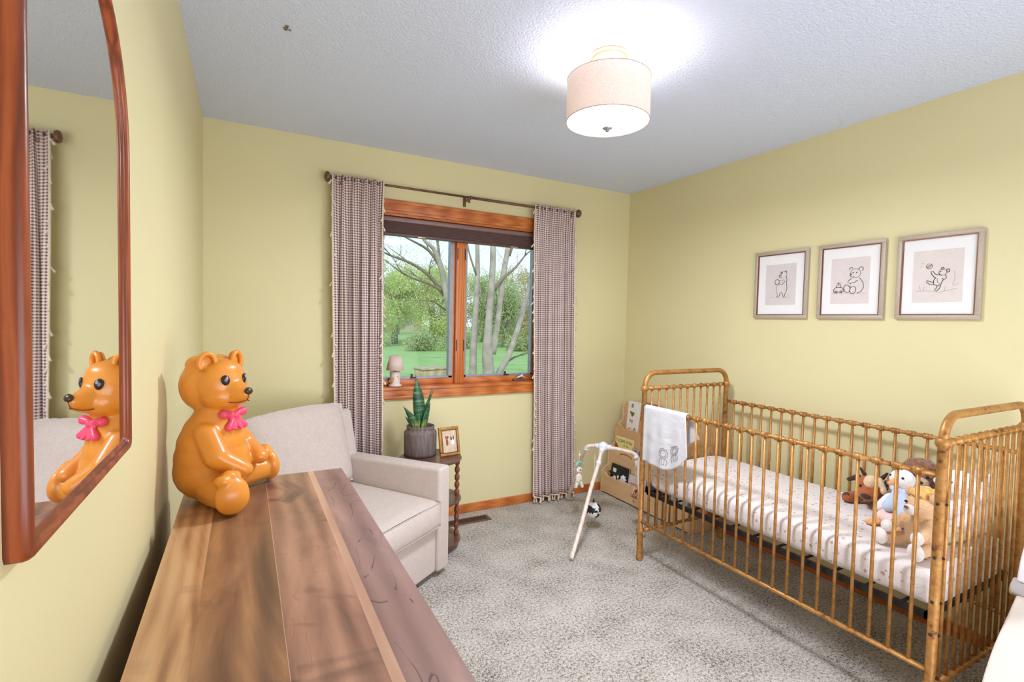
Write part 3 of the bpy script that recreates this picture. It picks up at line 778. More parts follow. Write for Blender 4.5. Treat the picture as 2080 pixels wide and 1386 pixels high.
def photo_frame():
    fx, fy = 1.098, 2.800
    root = tag(empty('photo_frame', (fx, fy, TZ + 0.002), rz=math.radians(8), rx=math.radians(-12)), 'small gilt picture frame with a photo of two dogs on the side table', 'photo frame')
    G = gold_mat(); G.name = 'gilt_frame'
    w, h, b = 0.136, 0.172, 0.018
    mb = MB()
    for lo, hi in (((-w / 2, -0.008, 0), (w / 2, 0.008, b)), ((-w / 2, -0.008, h - b), (w / 2, 0.008, h)), ((-w / 2, -0.008, b), (-w / 2 + b, 0.008, h - b)), ((w / 2 - b, -0.008, b), (w / 2, 0.008, h - b))): mb.box(lo, hi)
    mb.build('gilt_border', G, root, bevel=0.004)
    q = MB()
    iw = w / 2 - b
    for z in (b, h - b): q.tube([(-iw, -0.008, z), (iw, -0.008, z)], 0.0022, 6)
    for x in (-iw, iw): q.tube([(x, -0.008, b), (x, -0.008, h - b)], 0.0022, 6)
    q.build('inner_bead', plain('dark_gilt_bead', (120, 84, 40), 0.4, 0.4), root)
    ph = MB().box((-iw, -0.002, b), (iw, 0.004, h - b)).build('photograph', plain('sandy_photo', (206, 184, 158), 0.35, vary=0.15, vs=40), root)
    MB().ball((-0.016, -0.003, 0.082), (0.008, 0.0015, 0.022), sub=2).ball((-0.016, -0.003, 0.108), (0.0095, 0.0015, 0.009), sub=2).ball((-0.024, -0.003, 0.112), (0.004, 0.0012, 0.007), (0, 0.4, 0), 2).ball((-0.008, -0.003, 0.112), (0.004, 0.0012, 0.007), (0, -0.4, 0), 2) \
        .build('tan_dog_image', plain('tan_dog_print', (150, 84, 58), 0.5, vary=0.2, vs=120), ph)
    MB().ball((0.022, -0.003, 0.076), (0.014, 0.0015, 0.018), sub=2).ball((0.020, -0.003, 0.094), (0.006, 0.002, 0.008), sub=2).build('white_dog_image', plain('white_dog_print', (236, 230, 226), 0.5), ph)
    MB().ball((0.014, -0.0035, 0.098), (0.005, 0.0015, 0.008), sub=2).ball((0.026, -0.0035, 0.098), (0.005, 0.0015, 0.008), sub=2).ball((0.010, -0.0035, 0.108), (0.003, 0.0012, 0.007), (0, -0.5, 0), 2).ball((0.030, -0.0035, 0.108), (0.003, 0.0012, 0.007), (0, 0.5, 0), 2) \
        .build('dog_mask_image', plain('dark_dog_print', (72, 44, 36), 0.5), ph)
    MB().box((-0.02, 0.008, 0.02), (0.02, 0.012, 0.14), rot=Euler((0.35, 0, 0)).to_matrix(), pivot=(0, 0.01, 0.14)).build('easel_back', M_black, root)
photo_frame()

def sill_lamp():
    x, y, z = 0.877, YB + 0.030, WZ0 + 0.007
    root = tag(empty('table_lamp', (x, y, z)), 'tiny white ceramic lamp with beige shade standing on the window sill', 'table lamp')
    MB().lathe([(0.043, 0.0), (0.045, 0.006), (0.036, 0.012), (0.033, 0.018), (0.034, 0.085), (0.036, 0.094), (0.031, 0.097), (0.010, 0.098)], seg=28).build('lamp_base', plain('cream_ceramic', (232, 216, 204), 0.35, vary=0.03), root)
    MB().ball((-0.026, -0.026, 0.040), (0.012, 0.008, 0.016), sub=2).ball((-0.036, -0.018, 0.036), (0.011, 0.009, 0.013), sub=2).ball((-0.020, -0.031, 0.054), (0.006, 0.005, 0.006), sub=2).build('moulded_bear', plain('tan_moulding', (196, 152, 96), 0.5), root)
    MB().ball((0.008, -0.033, 0.068), (0.004, 0.002, 0.004), sub=1).ball((0.018, -0.029, 0.056), (0.003, 0.002, 0.003), sub=1).build('painted_flowers', plain('brown_flower', (150, 110, 90), 0.5), root)
    MB().tube([(0, 0, 0.095), (0, 0, 0.125)], 0.008, 12).build('lamp_neck', plain('grey_socket', (140, 136, 120), 0.4, 0.4), root)
    MB().lathe([(0.058, 0.107), (0.036, 0.200)], seg=36, cap=False).build('lamp_shade', fabric('beige_paper_shade', (222, 198, 184), 300, 0.05), root, solid=0.0015)
sill_lamp()

# ------------------------------------------------------------------ floor vent
def vent():
    root = tag(empty('floor_vent', (1.30, 3.075, 0.0)), 'dark brown slotted floor register in the carpet under the window', 'floor vent')
    MB().box((-0.20, -0.045, 0.0), (0.20, 0.045, 0.006)).build('vent_frame', plain('brown_vent', (110, 78, 62), 0.5, 0.3), root, bevel=0.002)
    mb = MB()
    for i in range(34): mb.box((-0.175 + i * 0.0105, -0.028, 0.006), (-0.169 + i * 0.0105, 0.028, 0.0075))
    mb.build('vent_slots', plain('vent_dark_slots', (48, 32, 28), 0.7), root)
vent()

# ------------------------------------------------------------------ crib
CX0, CX1, CY1, CY0 = 2.023, 2.712, 2.145, 0.757
def crib():
    root = tag(empty('crib', (CX0, CY1, 0)), 'antique gold metal crib with slim spindles along the right wall', 'crib')
    W = CX1 - CX0; L = CY0 - CY1
    PR = 0.0150
    for (x, y) in ((0, 0), (W, 0), (0, L), (W, L)):
        MB().lathe([(0.0165, 0.0), (0.0195, 0.004), (0.0195, 0.016), (0.0175, 0.022), (0.0175, 0.158), (0.019, 0.162), (0.0225, 0.170), (0.0225, 0.180), (0.019, 0.188), (PR, 0.194), (PR, 0.985), (0.019, 0.988), (0.0225, 0.996), (0.0225, 1.006), (0.019, 1.014), (PR, 1.018)], (x, y, 0), 20).build('post', M_gold, root)
    def beaded(a, b, r, n, first, step, rb, name='rail', fancy=False):
        a = Vector(a); b = Vector(b); d = (b - a).normalized(); mb = MB(); mb.tube([a, b], r, 12)
        for k in range(n):
            c = a + d * (first + step * k)
            if fancy:
                prof = [(r, -0.017), (rb * 0.95, -0.015), (rb * 0.95, -0.010), (rb * 0.8, -0.008), (rb, 0.0), (rb * 0.8, 0.008), (rb * 0.95, 0.010), (rb * 0.95, 0.015), (r, 0.017)]
            else:
                prof = [(r, -0.013), (rb * 0.86, -0.008), (rb, 0.0), (rb * 0.86, 0.008), (r, 0.013)]
            ax = 'X' if abs(d.x) > 0.5 else 'Y'
            mb.lathe([(q[0], q[1]) for q in prof], c, 12, ax)
        return mb.build(name, M_gold, root)
    # ends
    ES = 0.0574
    for y, nm in ((0, 'headboard_arch'), (L, 'footboard_arch')):
        pts = [(0, y, 1.010)] + arc((0.080, y, 1.010), 0.080, 180, 90, 9) + arc((W - 0.080, y, 1.010), 0.080, 90, 0, 9) + [(W, y, 1.010)]
        MB().tube(pts, 0.0142, 16).build(nm, M_gold, root)
        beaded((0, y, 1.0), (W, y, 1.0), 0.0095, 11, ES, ES, 0.0150, 'end_rail')
        beaded((0, y, 0.168), (W, y, 0.168), 0.0095, 11, ES, ES, 0.0145, 'end_rail')
        sp = None
        for k in range(11):
            if sp is None:
                sp = MB().tube([(0, 0, 0.168), (0, 0, 1.0)], 0.0062, 10).build('spindle', M_gold, root); sp.location = (ES, y, 0)
            else: copy_part(sp, root, location=(ES * (k + 1), y, 0))
    SS = 1.388 / 22
    for x in (0, W):
        beaded((x, 0, 0.893), (x, L, 0.893), 0.0085, 21, SS, SS, 0.0140, 'side_rail', True)
        MB().tube([(x, 0, 0.229), (x, L, 0.229)], 0.0095, 12).build('side_rail', M_gold, root)
        sp = None
        for k in range(21):
            if sp is None:
                sp = MB().tube([(0, 0, 0.229), (0, 0, 0.893)], 0.0062, 10).build('spindle', M_gold, root); sp.location = (x, -SS, 0)
            else: copy_part(sp, root, location=(x, -SS * (k + 1), 0))
    # mattress support
    MF = plain('dark_support_frame', (44, 36, 34), 0.5, 0.4)
    mb = MB(); z = 0.388
    mb.box((0.020, L + 0.02, z), (0.032, -0.02, z + 0.024)).box((W - 0.032, L + 0.02, z), (W - 0.020, -0.02, z + 0.024))
    mb.box((0.02, L + 0.02, z), (W - 0.02, L + 0.034, z + 0.024)).box((0.02, -0.034, z), (W - 0.02, -0.02, z + 0.024))
    for k in range(11): mb.box((0.03, L + 0.1 + k * 0.118, z + 0.016), (W - 0.03, L + 0.11 + k * 0.118, z + 0.022))
    mb.build('mattress_support', MF, root)
    for (x, y) in ((0, L), (W, L)):
        for z in (0.36, 0.47, 0.62, 0.80, 0.215):
            s = 1
            MB().lathe([(0.005, 0), (0.0052, -0.004), (0.0028, -0.007)], (x + 0.003, y - PR + 0.001, z), 8, 'Y').build('bolt', M_black, root)
    for z in (0.36, 0.47, 0.62, 0.80):
        MB().lathe([(0.005, 0), (0.0052, -0.004), (0.0028, -0.007)], (-PR + 0.001, L + 0.0, z), 8, 'X').build('bolt', M_black, root)
crib()

# mattress with printed sheet
def mattress():
    n = N('printed_crib_sheet'); v = n.co()
    vo = n.n('TexVoronoi', feature='F1'); vo.inputs['Scale'].default_value = 34; vo.inputs['Randomness'].default_value = 0.75
    wob = n.noise(v, 60, 2); 
    vv = n.n('VectorMath', operation='MULTIPLY_ADD'); n.l(wob.outputs[1], vv.inputs[0]); vv.inputs[1].default_value = (0.022, 0.022, 0.022); n.l(v, vv.inputs[2])
    n.l(vv.outputs[0], vo.inputs['Vector'])
    m1 = n.ramp(vo.outputs['Distance'], [(0.17, (1, 1, 1)), (0.24, (0, 0, 0))])
    hue = n.ramp(vo.outputs['Color'], [(0.25, lin((196, 140, 126))), (0.5, lin((160, 136, 128))), (0.75, lin((180, 152, 130)))])
    col = n.mix(n.math('MULTIPLY', m1, 0.85), lin((230, 219, 215)), hue)
    wr = n.noise(v, 14, 4, 0.6, 1.0); n.bump(wr.outputs[0], 0.35, 0.02)
    n.set(col, 0.85)
    x0, x1, y0, y1, z0, z1 = 2.048, 2.690, 0.785, 2.118, 0.414, 0.556
    root = None
    mb = MB(); cx = (x0 + x1) / 2; cy = (y0 + y1) / 2
    # closed cross-section loop in XZ swept along Y, with puckers on the sides
    K = 40
    def sec(k, pinch):
        a = 2 * PI * k / K; c_, s_ = math.cos(a), math.sin(a); e = 0.28
        return ((x1 - x0) / 2 * pinch * math.copysign(abs(c_) ** e, c_), (z1 - z0) / 2 * math.copysign(abs(s_) ** (e + 0.25), s_) )
    NY = 190; rings = []
    for j in range(NY + 1):
        t = j / NY; y = y0 + (y1 - y0) * t
        endp = 1 - (abs(2 * t - 1) ** 30) * 0.05
        ring = []
        for k in range(K):
            px, pz = sec(k, endp)
            sidew = max(0, (abs(px) / ((x1 - x0) / 2) - 0.80) / 0.20)
            puck = sidew * (0.0028 * math.sin(y * 88 + 1.5 * math.sin(y * 9)) + 0.004 * math.sin(y * 41))
            zz = pz + (z0 + z1) / 2
            if pz > 0: zz += 0.005 * abs(math.sin(y * 44 + 0.7)) * sidew + 0.003 * mnoise.noise(Vector((px * 8, y * 8, 0)))
            ring.append(mb.b.verts.new((px + math.copysign(1, px) * puck, y - cy, zz - z0)))
        rings.append(ring)
    for j in range(NY):
        for k in range(K):
            f = mb.b.faces.new((rings[j][k], rings[j][(k + 1) % K], rings[j + 1][(k + 1) % K], rings[j + 1][k])); f.smooth = True
    mb.b.faces.new(rings[0][::-1]); mb.b.faces.new(rings[-1])
    o = mb.build('crib_mattress', n.m); o.location = (cx, cy, z0)
    tag(o, 'crib mattress in a pale pink sheet with small animal print inside the crib', 'mattress')
mattress()

# ---- baby blanket over the front rail
def blanket():
    n = N('white_jersey_blanket'); v = n.co(); n.bump(n.noise(v, 9, 4, 0.5, 0.8).outputs[0], 0.5, 0.02)
    n.set(lin((226, 223, 226)), 0.9)
    tr = n.n('BsdfTranslucent'); tr.inputs[0].default_value = (0.8, 0.78, 0.78, 1); mx = n.n('MixShader'); mx.inputs[0].default_value = 0.15
    n.l(n.b.outputs[0], mx.inputs[1]); n.l(tr.outputs[0], mx.inputs[2]); n.l(mx.outputs[0], n.out.inputs[0])
    root = tag(empty('baby_blanket', (CX0, 1.975, 0.893)), 'white baby blanket with line-drawn animals hung over the crib front rail', 'blanket')
    ya, yb = 2.126 - 1.975, 1.822 - 1.975
    mb = MB()
    front, back = 0.305, 0.16
    tot = front + back + 0.06
    def f(u, t):
        s = t * tot
        yy = ya + (yb - ya) * u
        low = 1.0 - 0.55 * max(0, (u - 0.55)) / 0.45          # right side hangs shorter, rounded
        fr = front * (1 - 0.04 * (1 - u)) * (1 if u < 0.5 else (1 - 0.36 * ((u - 0.5) / 0.5) ** 2.2)) + 0.010
        rr_ = 0.0165
        if t < 0.55:
            q = 1 - t / 0.55; z = -q * fr; x = -rr_ - 0.004 * q + 0.006 * math.sin(u * 9 + 1) * q + 0.004 * math.sin(u * 21) * q
            yy += (0.004 - 0.025 * u) * q + 0.01 * q * math.sin(3 * u)
        elif t < 0.70:
            a = PI - PI * (t - 0.55) / 0.15; z = rr_ * math.sin(a); x = rr_ * math.cos(a)
        else:
            q = (t - 0.70) / 0.30; z = -q * back * (0.45 + 0.75 * (1 - abs(2 * u - 1.3))); x = rr_ + 0.012 * q + 0.006 * math.sin(u * 8) * q
            yy -= 0.05 * q * u
        return Vector((x, yy, z))
    mb.grid(f, 40, 60)
    mb.build('blanket_cloth', n.m, root, solid=0.004)
    ln = plain('black_stitch_outline', (90, 84, 86), 0.7)
    def on(u, t): return f(u, t) + Vector((-0.0035, 0, 0))
    st = MB()
    for c_u, c_t, k in ((0.54, 0.155, 1.0), (0.76, 0.185, 0.95)):
        st.tube([on(c_u + 0.055 * k * math.cos(a), c_t + 0.032 * k * math.sin(a)) for a in [2 * PI * i / 20 for i in range(20)]], 0.0008, 5, closed=True)
        st.tube([on(c_u + 0.085 * k * math.cos(a) * (1 + 0.12 * math.sin(9 * a)), c_t + 0.048 * k * math.sin(a) * (1 + 0.12 * math.sin(9 * a))) for a in [2 * PI * i / 40 for i in range(40)]], 0.0008, 5, closed=True)
        for s in (-1, 1):
            st.ball(on(c_u + s * 0.02 * k, c_t + 0.008), 0.0014, sub=1)
            st.tube([on(c_u + s * 0.05 * k, c_t - 0.045 * k), on(c_u + s * 0.08 * k, c_t - 0.085 * k), on(c_u + s * 0.055 * k, c_t - 0.12 * k)], 0.0008, 5)
        st.tube([on(c_u - 0.02, c_t - 0.05), on(c_u - 0.02, c_t - 0.105), on(c_u + 0.03, c_t - 0.105), on(c_u + 0.03, c_t - 0.05)], 0.0008, 5)
    st.build('lion_drawing', ln, root)
blanket()

# ------------------------------------------------------------------ pictures on the right wall
M_frame = plain('champagne_linen_frame', (186, 170, 152), 0.5, 0.15, 0.08, 120)
M_fline = plain('dark_copper_fillet', (120, 78, 56), 0.4, 0.4)
M_mat = plain('white_mat_board', (240, 236, 234), 0.8, vary=0.01)
M_ink = plain('brown_black_ink', (66, 56, 44), 0.8)
M_softink = plain('soft_brown_ink', (176, 156, 138), 0.8)
def circ(cx, cy, rx, ry, a0=0, a1=360, rot=0, n=18, wob=0):
    r = math.radians(rot); out = []
    for i in range(n + 1):
        a = math.radians(a0 + (a1 - a0) * i / n); k = 1 + wob * math.sin(11 * a)
        x = rx * k * math.cos(a); y = ry * k * math.sin(a)
        out.append((cx + x * math.cos(r) - y * math.sin(r), cy + x * math.sin(r) + y * math.cos(r)))
    return out
def picture(yc, zc, w, h, label, ink, soft, tint):
    root = tag(empty('framed_picture', (XR, yc, zc)), label, 'picture', 'bear sketches on the right wall')
    b, d = 0.019, 0.020
    mb = MB()
    for lo, hi in (((-d, -w / 2, -h / 2), (0, w / 2, -h / 2 + b)), ((-d, -w / 2, h / 2 - b), (0, w / 2, h / 2)), ((-d, -w / 2, -h / 2 + b), (0, -w / 2 + b, h / 2 - b)), ((-d, w / 2 - b, -h / 2 + b), (0, w / 2, h / 2 - b))): mb.box(lo, hi)
    mb.build('picture_frame', M_frame, root, bevel=0.0015, bseg=2)
    iw, ih = w / 2 - b, h / 2 - b
    f = MB(); t = 0.005
    for lo, hi in (((-0.017, -iw, -ih), (-0.004, iw, -ih + t)), ((-0.017, -iw, ih - t), (-0.004, iw, ih)), ((-0.017, -iw, -ih + t), (-0.004, -iw + t, ih - t)), ((-0.017, iw - t, -ih + t), (-0.004, iw, ih - t))): f.box(lo, hi)
    f.build('fillet', M_fline, root)
    MB().box((-0.010, -iw + t, -ih + t), (-0.003, iw - t, ih - t)).build('mat_board', M_mat, root)
    pw, phh = 0.094, 0.120
    pr = MB().box((-0.0115, -pw, -phh), (-0.009, pw, phh)).build('art_print', plain('blush_print_paper', tint, 0.85, vary=0.03), root)
    # drawing units: x right in picture (= -Y), y up
    for nm, strokes, m in (('bear_sketch', ink, M_ink), ('ground_sketch', soft, M_softink)):
        s = MB()
        for st, r in strokes:
            s.tube([(-0.0118, -x * pw, y * pw) for x, y in st], r, 5)
        s.build(nm, m, pr)
# bear standing, eating
L_ = 0.00095; B_ = 0.00150
ink1 = [(circ(0.20, 0.62, 0.20, 0.18, -60, 230), L_), (circ(0.05, 0.74, 0.05, 0.05), B_), (circ(0.33, 0.78, 0.06, 0.06, -60, 200), B_),
        ([(0.03, 0.62), (-0.08, 0.55), (-0.10, 0.48), (-0.02, 0.42), (0.08, 0.40)], B_), (circ(-0.09, 0.545, 0.02, 0.02), B_),
        ([(0.36, 0.52), (0.42, 0.30), (0.40, 0.05), (0.44, -0.25), (0.38, -0.52), (0.28, -0.68)], B_), ([(-0.10, 0.06), (-0.22, -0.10), (-0.28, -0.35), (-0.20, -0.55), (-0.16, -0.72)], L_),
        ([(-0.16, -0.72), (-0.26, -0.76), (-0.14, -0.80), (-0.04, -0.70), (0.00, -0.52), (0.10, -0.50), (0.18, -0.68), (0.22, -0.80), (0.34, -0.78), (0.30, -0.66)], B_),
        (circ(-0.22, 0.17, 0.15, 0.15, wob=0.06), B_), ([(0.30, 0.22), (0.16, 0.02), (-0.02, 0.00), (-0.12, 0.10)], B_), ([(0.24, 0.30), (0.04, 0.22), (-0.08, 0.26)], L_),
        ([(-0.32, 0.10), (-0.36, 0.02), (-0.26, -0.02)], L_), ([(0.06, 0.66), (0.10, 0.68)], B_)]
soft1 = [([(-0.75, -0.78), (-0.3, -0.84), (0.2, -0.86), (0.7, -0.80)], 0.0006), ([(0.45, -0.72), (0.60, -0.62)], 0.0006), ([(-0.5, -0.80), (-0.45, -0.70)], 0.0006)]
# bear sitting, with a toy
ink2 = [(circ(0.28, 0.40, 0.27, 0.25), L_), (circ(0.05, 0.66, 0.08, 0.08, 0, 220), B_), (circ(0.56, 0.62, 0.11, 0.11, -60, 200), B_),
        (circ(0.12, 0.30, 0.13, 0.10, 90, 330), L_), (circ(0.04, 0.34, 0.03, 0.02), B_), (circ(0.16, 0.44, 0.015, 0.015), B_), (circ(0.34, 0.44, 0.015, 0.015), B_),
        ([(0.50, 0.14), (0.68, -0.10), (0.72, -0.40), (0.60, -0.62), (0.40, -0.70)], B_), ([(0.10, 0.12), (-0.05, 0.02), (-0.10, -0.10), (0.05, -0.14), (0.25, -0.10), (0.42, 0.02)], B_),
        (circ(-0.13, -0.44, 0.16, 0.22, rot=15), B_), (circ(0.18, -0.52, 0.16, 0.20, rot=-10), B_), ([(0.05, -0.14), (0.02, -0.28), (0.08, -0.36)], L_),
        ([(-0.82, -0.62), (-0.84, -0.48), (-0.76, -0.36), (-0.62, -0.34), (-0.40, -0.36), (-0.32, -0.48), (-0.30, -0.60), (-0.82, -0.64)], B_), (circ(-0.70, -0.60, 0.06, 0.06), B_), (circ(-0.44, -0.60, 0.06, 0.06), B_),
        ([(-0.70, -0.36), (-0.68, -0.20), (-0.46, -0.20), (-0.46, -0.36)], B_), ([(-0.58, -0.20), (-0.58, -0.08)], B_), ([(-0.68, -0.10), (-0.48, -0.10)], B_)]
soft2 = [([(-0.9, -0.68), (-0.4, -0.71), (0.3, -0.74), (0.85, -0.70)], 0.0006)]
# bear leaping after a ball
ink3 = [(circ(0.22, 0.18, 0.16, 0.15), L_), (circ(0.20, 0.36, 0.05, 0.05), B_), (circ(0.42, 0.24, 0.06, 0.08), B_), ([(0.06, 0.14), (0.08, 0.06), (0.18, 0.02)], B_), (circ(0.13, 0.20, 0.012, 0.012), B_),
        (circ(-0.34, 0.50, 0.13, 0.12), L_), (circ(-0.34, 0.50, 0.10, 0.03, rot=35), L_),
        ([(0.06, 0.04), (-0.08, 0.10), (-0.18, 0.24), (-0.26, 0.24), (-0.24, 0.12), (-0.14, -0.02), (-0.06, -0.10)], B_), ([(0.34, 0.04), (0.36, -0.12), (0.26, -0.20), (0.20, -0.10)], B_),
        ([(-0.06, -0.06), (-0.14, -0.22), (-0.12, -0.40), (0.02, -0.48), (0.16, -0.40), (0.24, -0.20)], B_), ([(-0.12, -0.30), (-0.28, -0.26), (-0.40, -0.18), (-0.42, -0.28), (-0.28, -0.40), (-0.10, -0.42)], B_),
        ([(0.02, -0.46), (-0.02, -0.60), (-0.10, -0.68), (0.00, -0.74), (0.12, -0.60), (0.16, -0.44)], B_), ([(0.0, -0.1), (0.02, -0.3), (0.1, -0.36)], L_)]
soft3 = [([(-0.85, -0.72), (-0.4, -0.70), (0.1, -0.80), (0.8, -0.62)], 0.0006), ([(0.62, -0.50), (0.70, -0.1), (0.66, 0.2)], 0.0006), ([(0.7, -0.5), (0.84, -0.38)], 0.0006), ([(-0.66, -0.66), (-0.72, -0.42)], 0.0006), ([(-0.55, -0.66), (-0.50, -0.5)], 0.0006), ([(0.3, -0.72), (0.36, -0.5)], 0.0006),
         ([(-0.60, 0.56), (-0.72, 0.46)], 0.0006), ([(-0.56, 0.66), (-0.68, 0.66)], 0.0006)]
picture(1.867, 1.622, 0.332, 0.400, 'framed sketch of a standing bear eating, leftmost of the three on the wall', ink1, soft1, (216, 206, 203))
picture(1.482, 1.621, 0.328, 0.400, 'framed sketch of a seated bear with a toy truck, middle of the three', ink2, soft2, (222, 210, 206))
picture(1.106, 1.620, 0.322, 0.396, 'framed sketch of a bear leaping after a ball, rightmost of the three', ink3, soft3, (224, 212, 204))

# ------------------------------------------------------------------ wall outlet
out_ = tag(empty('wall_outlet', (XR, 0.795, 0.347)), 'cream wall outlet plate low on the right wall beyond the crib end', 'outlet')
MB().box((-0.006, -0.036, -0.058), (0, 0.036, 0.058)).build('outlet_plate', plain('cream_plate', (230, 220, 186), 0.4), out_, bevel=0.003)
MB().box((-0.008, -0.016, 0.010), (-0.005, 0.016, 0.040)).box((-0.008, -0.016, -0.040), (-0.005, 0.016, -0.010)).build('outlet_socket', plain('cream_socket', (222, 210, 172), 0.4), out_, bevel=0.002)

# ------------------------------------------------------------------ bookshelf
M_birch = wood('birch_plywood', [(0.2, (206, 160, 112)), (0.5, (222, 180, 132)), (0.85, (236, 200, 156))], (10, 1.2, 10), 1.5, 3, 14, 0.45, 20)
SY0, SY1 = 2.26, 3.185
SXO = 2.555
def bookshelf():
    root = tag(empty('bookshelf', (SXO, SY1, 0)), 'low birch display bookshelf with scalloped tiers between curtain and crib', 'bookshelf')
    L = SY0 - SY1
    side = [(0.0, 0.0), (0.0, 0.17), (0.03, 0.20), (0.065, 0.22), (0.07, 0.345), (0.10, 0.375), (0.135, 0.395), (0.14, 0.52), (0.17, 0.555), (0.205, 0.575), (0.212, 0.70), (0.245, 0.72), (0.245, 0.0)]
    for y in (0, L + 0.015):
        MB().prism(side, y - 0.015, y, 'Y').build('side_panel', M_birch, root, bevel=0.002, bseg=2)
    def scallop(x, zb, zt, nm):
        pts = [(L + 0.015, zb)]; n = 72
        m = []
        for i in range(n + 1):
            t = i / n; y = L + 0.015 + (-0.015 - L - 0.015) * t
            ed = min(t, 1 - t) * abs(L)
            z = zt + 0.012 * abs(math.sin(t * PI * 11)) - 0.006 + 0.030 * max(0, 1 - ed / 0.07)
            m.append((y, z))
        poly = [(L + 0.015, zb)] + m + [(-0.015, zb)]
        MB().prism(poly, x, x + 0.012, 'X').build(nm, M_birch, root)
    scallop(0.002, 0.012, 0.150, 'tier_front'); scallop(0.070, 0.17, 0.360, 'tier_front'); scallop(0.140, 0.34, 0.525, 'tier_front')
    MB().box((0.233, L + 0.015, 0.0), (0.245, -0.015, 0.70)).build('back_panel', M_birch, root)
    MB().box((0.014, L + 0.015, 0.012), (0.233, -0.015, 0.024)).box((0.082, L + 0.015, 0.17), (0.233, -0.015, 0.182)).box((0.152, L + 0.015, 0.34), (0.233, -0.015, 0.352)).build('tier_floor', M_birch, root)
    # oval handle cut-out edge, reddish
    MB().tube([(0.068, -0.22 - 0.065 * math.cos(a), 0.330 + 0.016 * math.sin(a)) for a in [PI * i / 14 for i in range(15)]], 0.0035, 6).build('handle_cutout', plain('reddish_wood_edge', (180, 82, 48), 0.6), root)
bookshelf()
def book(x, y, z, w, h, t, lean, mcover, label, cat='book', group=None, yaw=0):
    """a face-out book: cover faces -X, width along Y; origin bottom centre"""
    root = tag(empty('picture_book', (x, y, z), ry=math.radians(lean), rz=math.radians(yaw)), label, cat, group)
    MB().box((-0.001, -w / 2, 0), (0.002, w / 2, h)).box((t - 0.002, -w / 2, 0), (t + 0.001, w / 2, h)).box((0, w / 2 - 0.003, 0), (t, w / 2, h)).build('book_cover', mcover, root)
    MB().box((0.002, -w / 2 + 0.003, 0.003), (t - 0.002, w / 2 - 0.003, h - 0.003)).build('book_pages', M_mat, root)
    return root
def facemat(x=0, y=0, z=0):
    # text plane: reading right along -Y, up Z, facing -X
    m = Matrix(((0, 0, -1, x), (-1, 0, 0, y), (0, 1, 0, z), (0, 0, 0, 1))); return m
G1 = 'books displayed on the birch shelf'
z1, z2, z3 = 0.0245, 0.1825, 0.3525
# tier 1
b = book(SXO + 0.022, 3.005, z1, 0.205, 0.225, 0.012, 8, plain('black_cover', (30, 28, 32), 0.35), 'black board book with white blot pictures on the lowest shelf tier', group=G1)
q = MB()
for i in range(9):
    a = 2 * PI * i / 9; q.tube([(-0.003, -0.052, 0.125), (-0.003, -0.052 + 0.036 * math.cos(a), 0.125 + 0.042 * math.sin(a))], [0.012, 0.006], 6, flat=1)
q.ball((-0.003, 0.050, 0.105), (0.003, 0.022, 0.034), sub=2); q.ball((-0.003, 0.012, 0.135), (0.003, 0.010, 0.016), sub=2); q.box((-0.004, 0.040, 0.165), (-0.001, 0.075, 0.195)).box((-0.004, 0.005, 0.080), (-0.001, -0.02, 0.092))
q.build('cover_picture', M_white, b)
b = book(SXO + 0.028, 2.81, z1, 0.17, 0.19, 0.010, 6, plain('pale_pink_cover', (222, 206, 206), 0.4), 'pale grey-pink book beside the black board book, lowest tier', group=G1)
MB().box((-0.003, -0.07, 0.13), (-0.001, 0.06, 0.136)).box((-0.003, -0.06, 0.115), (-0.001, 0.05, 0.121)).box((-0.003, -0.07, 0.098), (-0.001, 0.06, 0.104)).build('cover_lines', plain('red_print', (206, 96, 92), 0.5), b)
b = book(SXO + 0.022, 2.60, z1, 0.16, 0.21, 0.012, 6, plain('navy_cover', (46, 48, 92), 0.4), 'navy blue book on the lowest tier just behind the crib post', group=G1)
MB().ball((-0.003, 0.01, 0.12), (0.003, 0.03, 0.03), sub=2).box((-0.004, -0.05, 0.04), (-0.001, 0.05, 0.06)).build('cover_picture', M_white, b)
b = book(SXO + 0.026, 2.40, z1, 0.16, 0.18, 0.012, 6, plain('sky_cover', (150, 190, 214), 0.4), 'light blue book on the lowest tier seen through the crib spindles', group=G1)
# tier 2
b = book(SXO + 0.092, 3.055, z2, 0.20, 0.275, 0.012, 8, plain('cream_yellow_cover', (238, 222, 150), 0.4), 'pale yellow book reading I LOVE YOU on the middle tier', group=G1)
M_bt = plain('brown_lettering', (120, 92, 50), 0.6)
text('title_text', 'I LOVE YOU', 0.034, M_bt, b, facemat(-0.002, -0.004, 0.232)); text('title_text', 'to the', 0.026, plain('tan_lettering', (196, 150, 70), 0.6), b, facemat(-0.002, -0.03, 0.206)); text('title_text', 'moon', 0.032, plain('tan_lettering_large', (190, 146, 70), 0.6), b, facemat(-0.002, -0.03, 0.176))
MB().prism([(0.1, 0.16), (0.1, 0.225), (0.08, 0.215), (0.055, 0.185), (0.045, 0.16)], -0.0025, -0.0012, 'X').build('cover_picture', plain('rust_shape', (176, 84, 44), 0.5), b)
b = book(SXO + 0.096, 2.885, z2, 0.13, 0.215, 0.014, 6, plain('taupe_cover', (196, 176, 160), 0.5), 'small taupe book with dark stripes next to the yellow book', group=G1)
MB().box((-0.003, 0.015, 0.10), (-0.001, 0.035, 0.21)).box((-0.003, -0.035, 0.10), (-0.001, -0.012, 0.21)).build('cover_stripes', plain('grey_brown_stripe', (122, 100, 90), 0.5), b)
b = book(SXO + 0.092, 2.42, z2, 0.16, 0.27, 0.012, 6, plain('green_cover', (60, 110, 50), 0.4), 'dark green book on the middle tier behind the blanket', group=G1)
MB().box((-0.003, -0.075, 0.02), (-0.001, -0.02, 0.24)).build('cover_band', M_black, b)
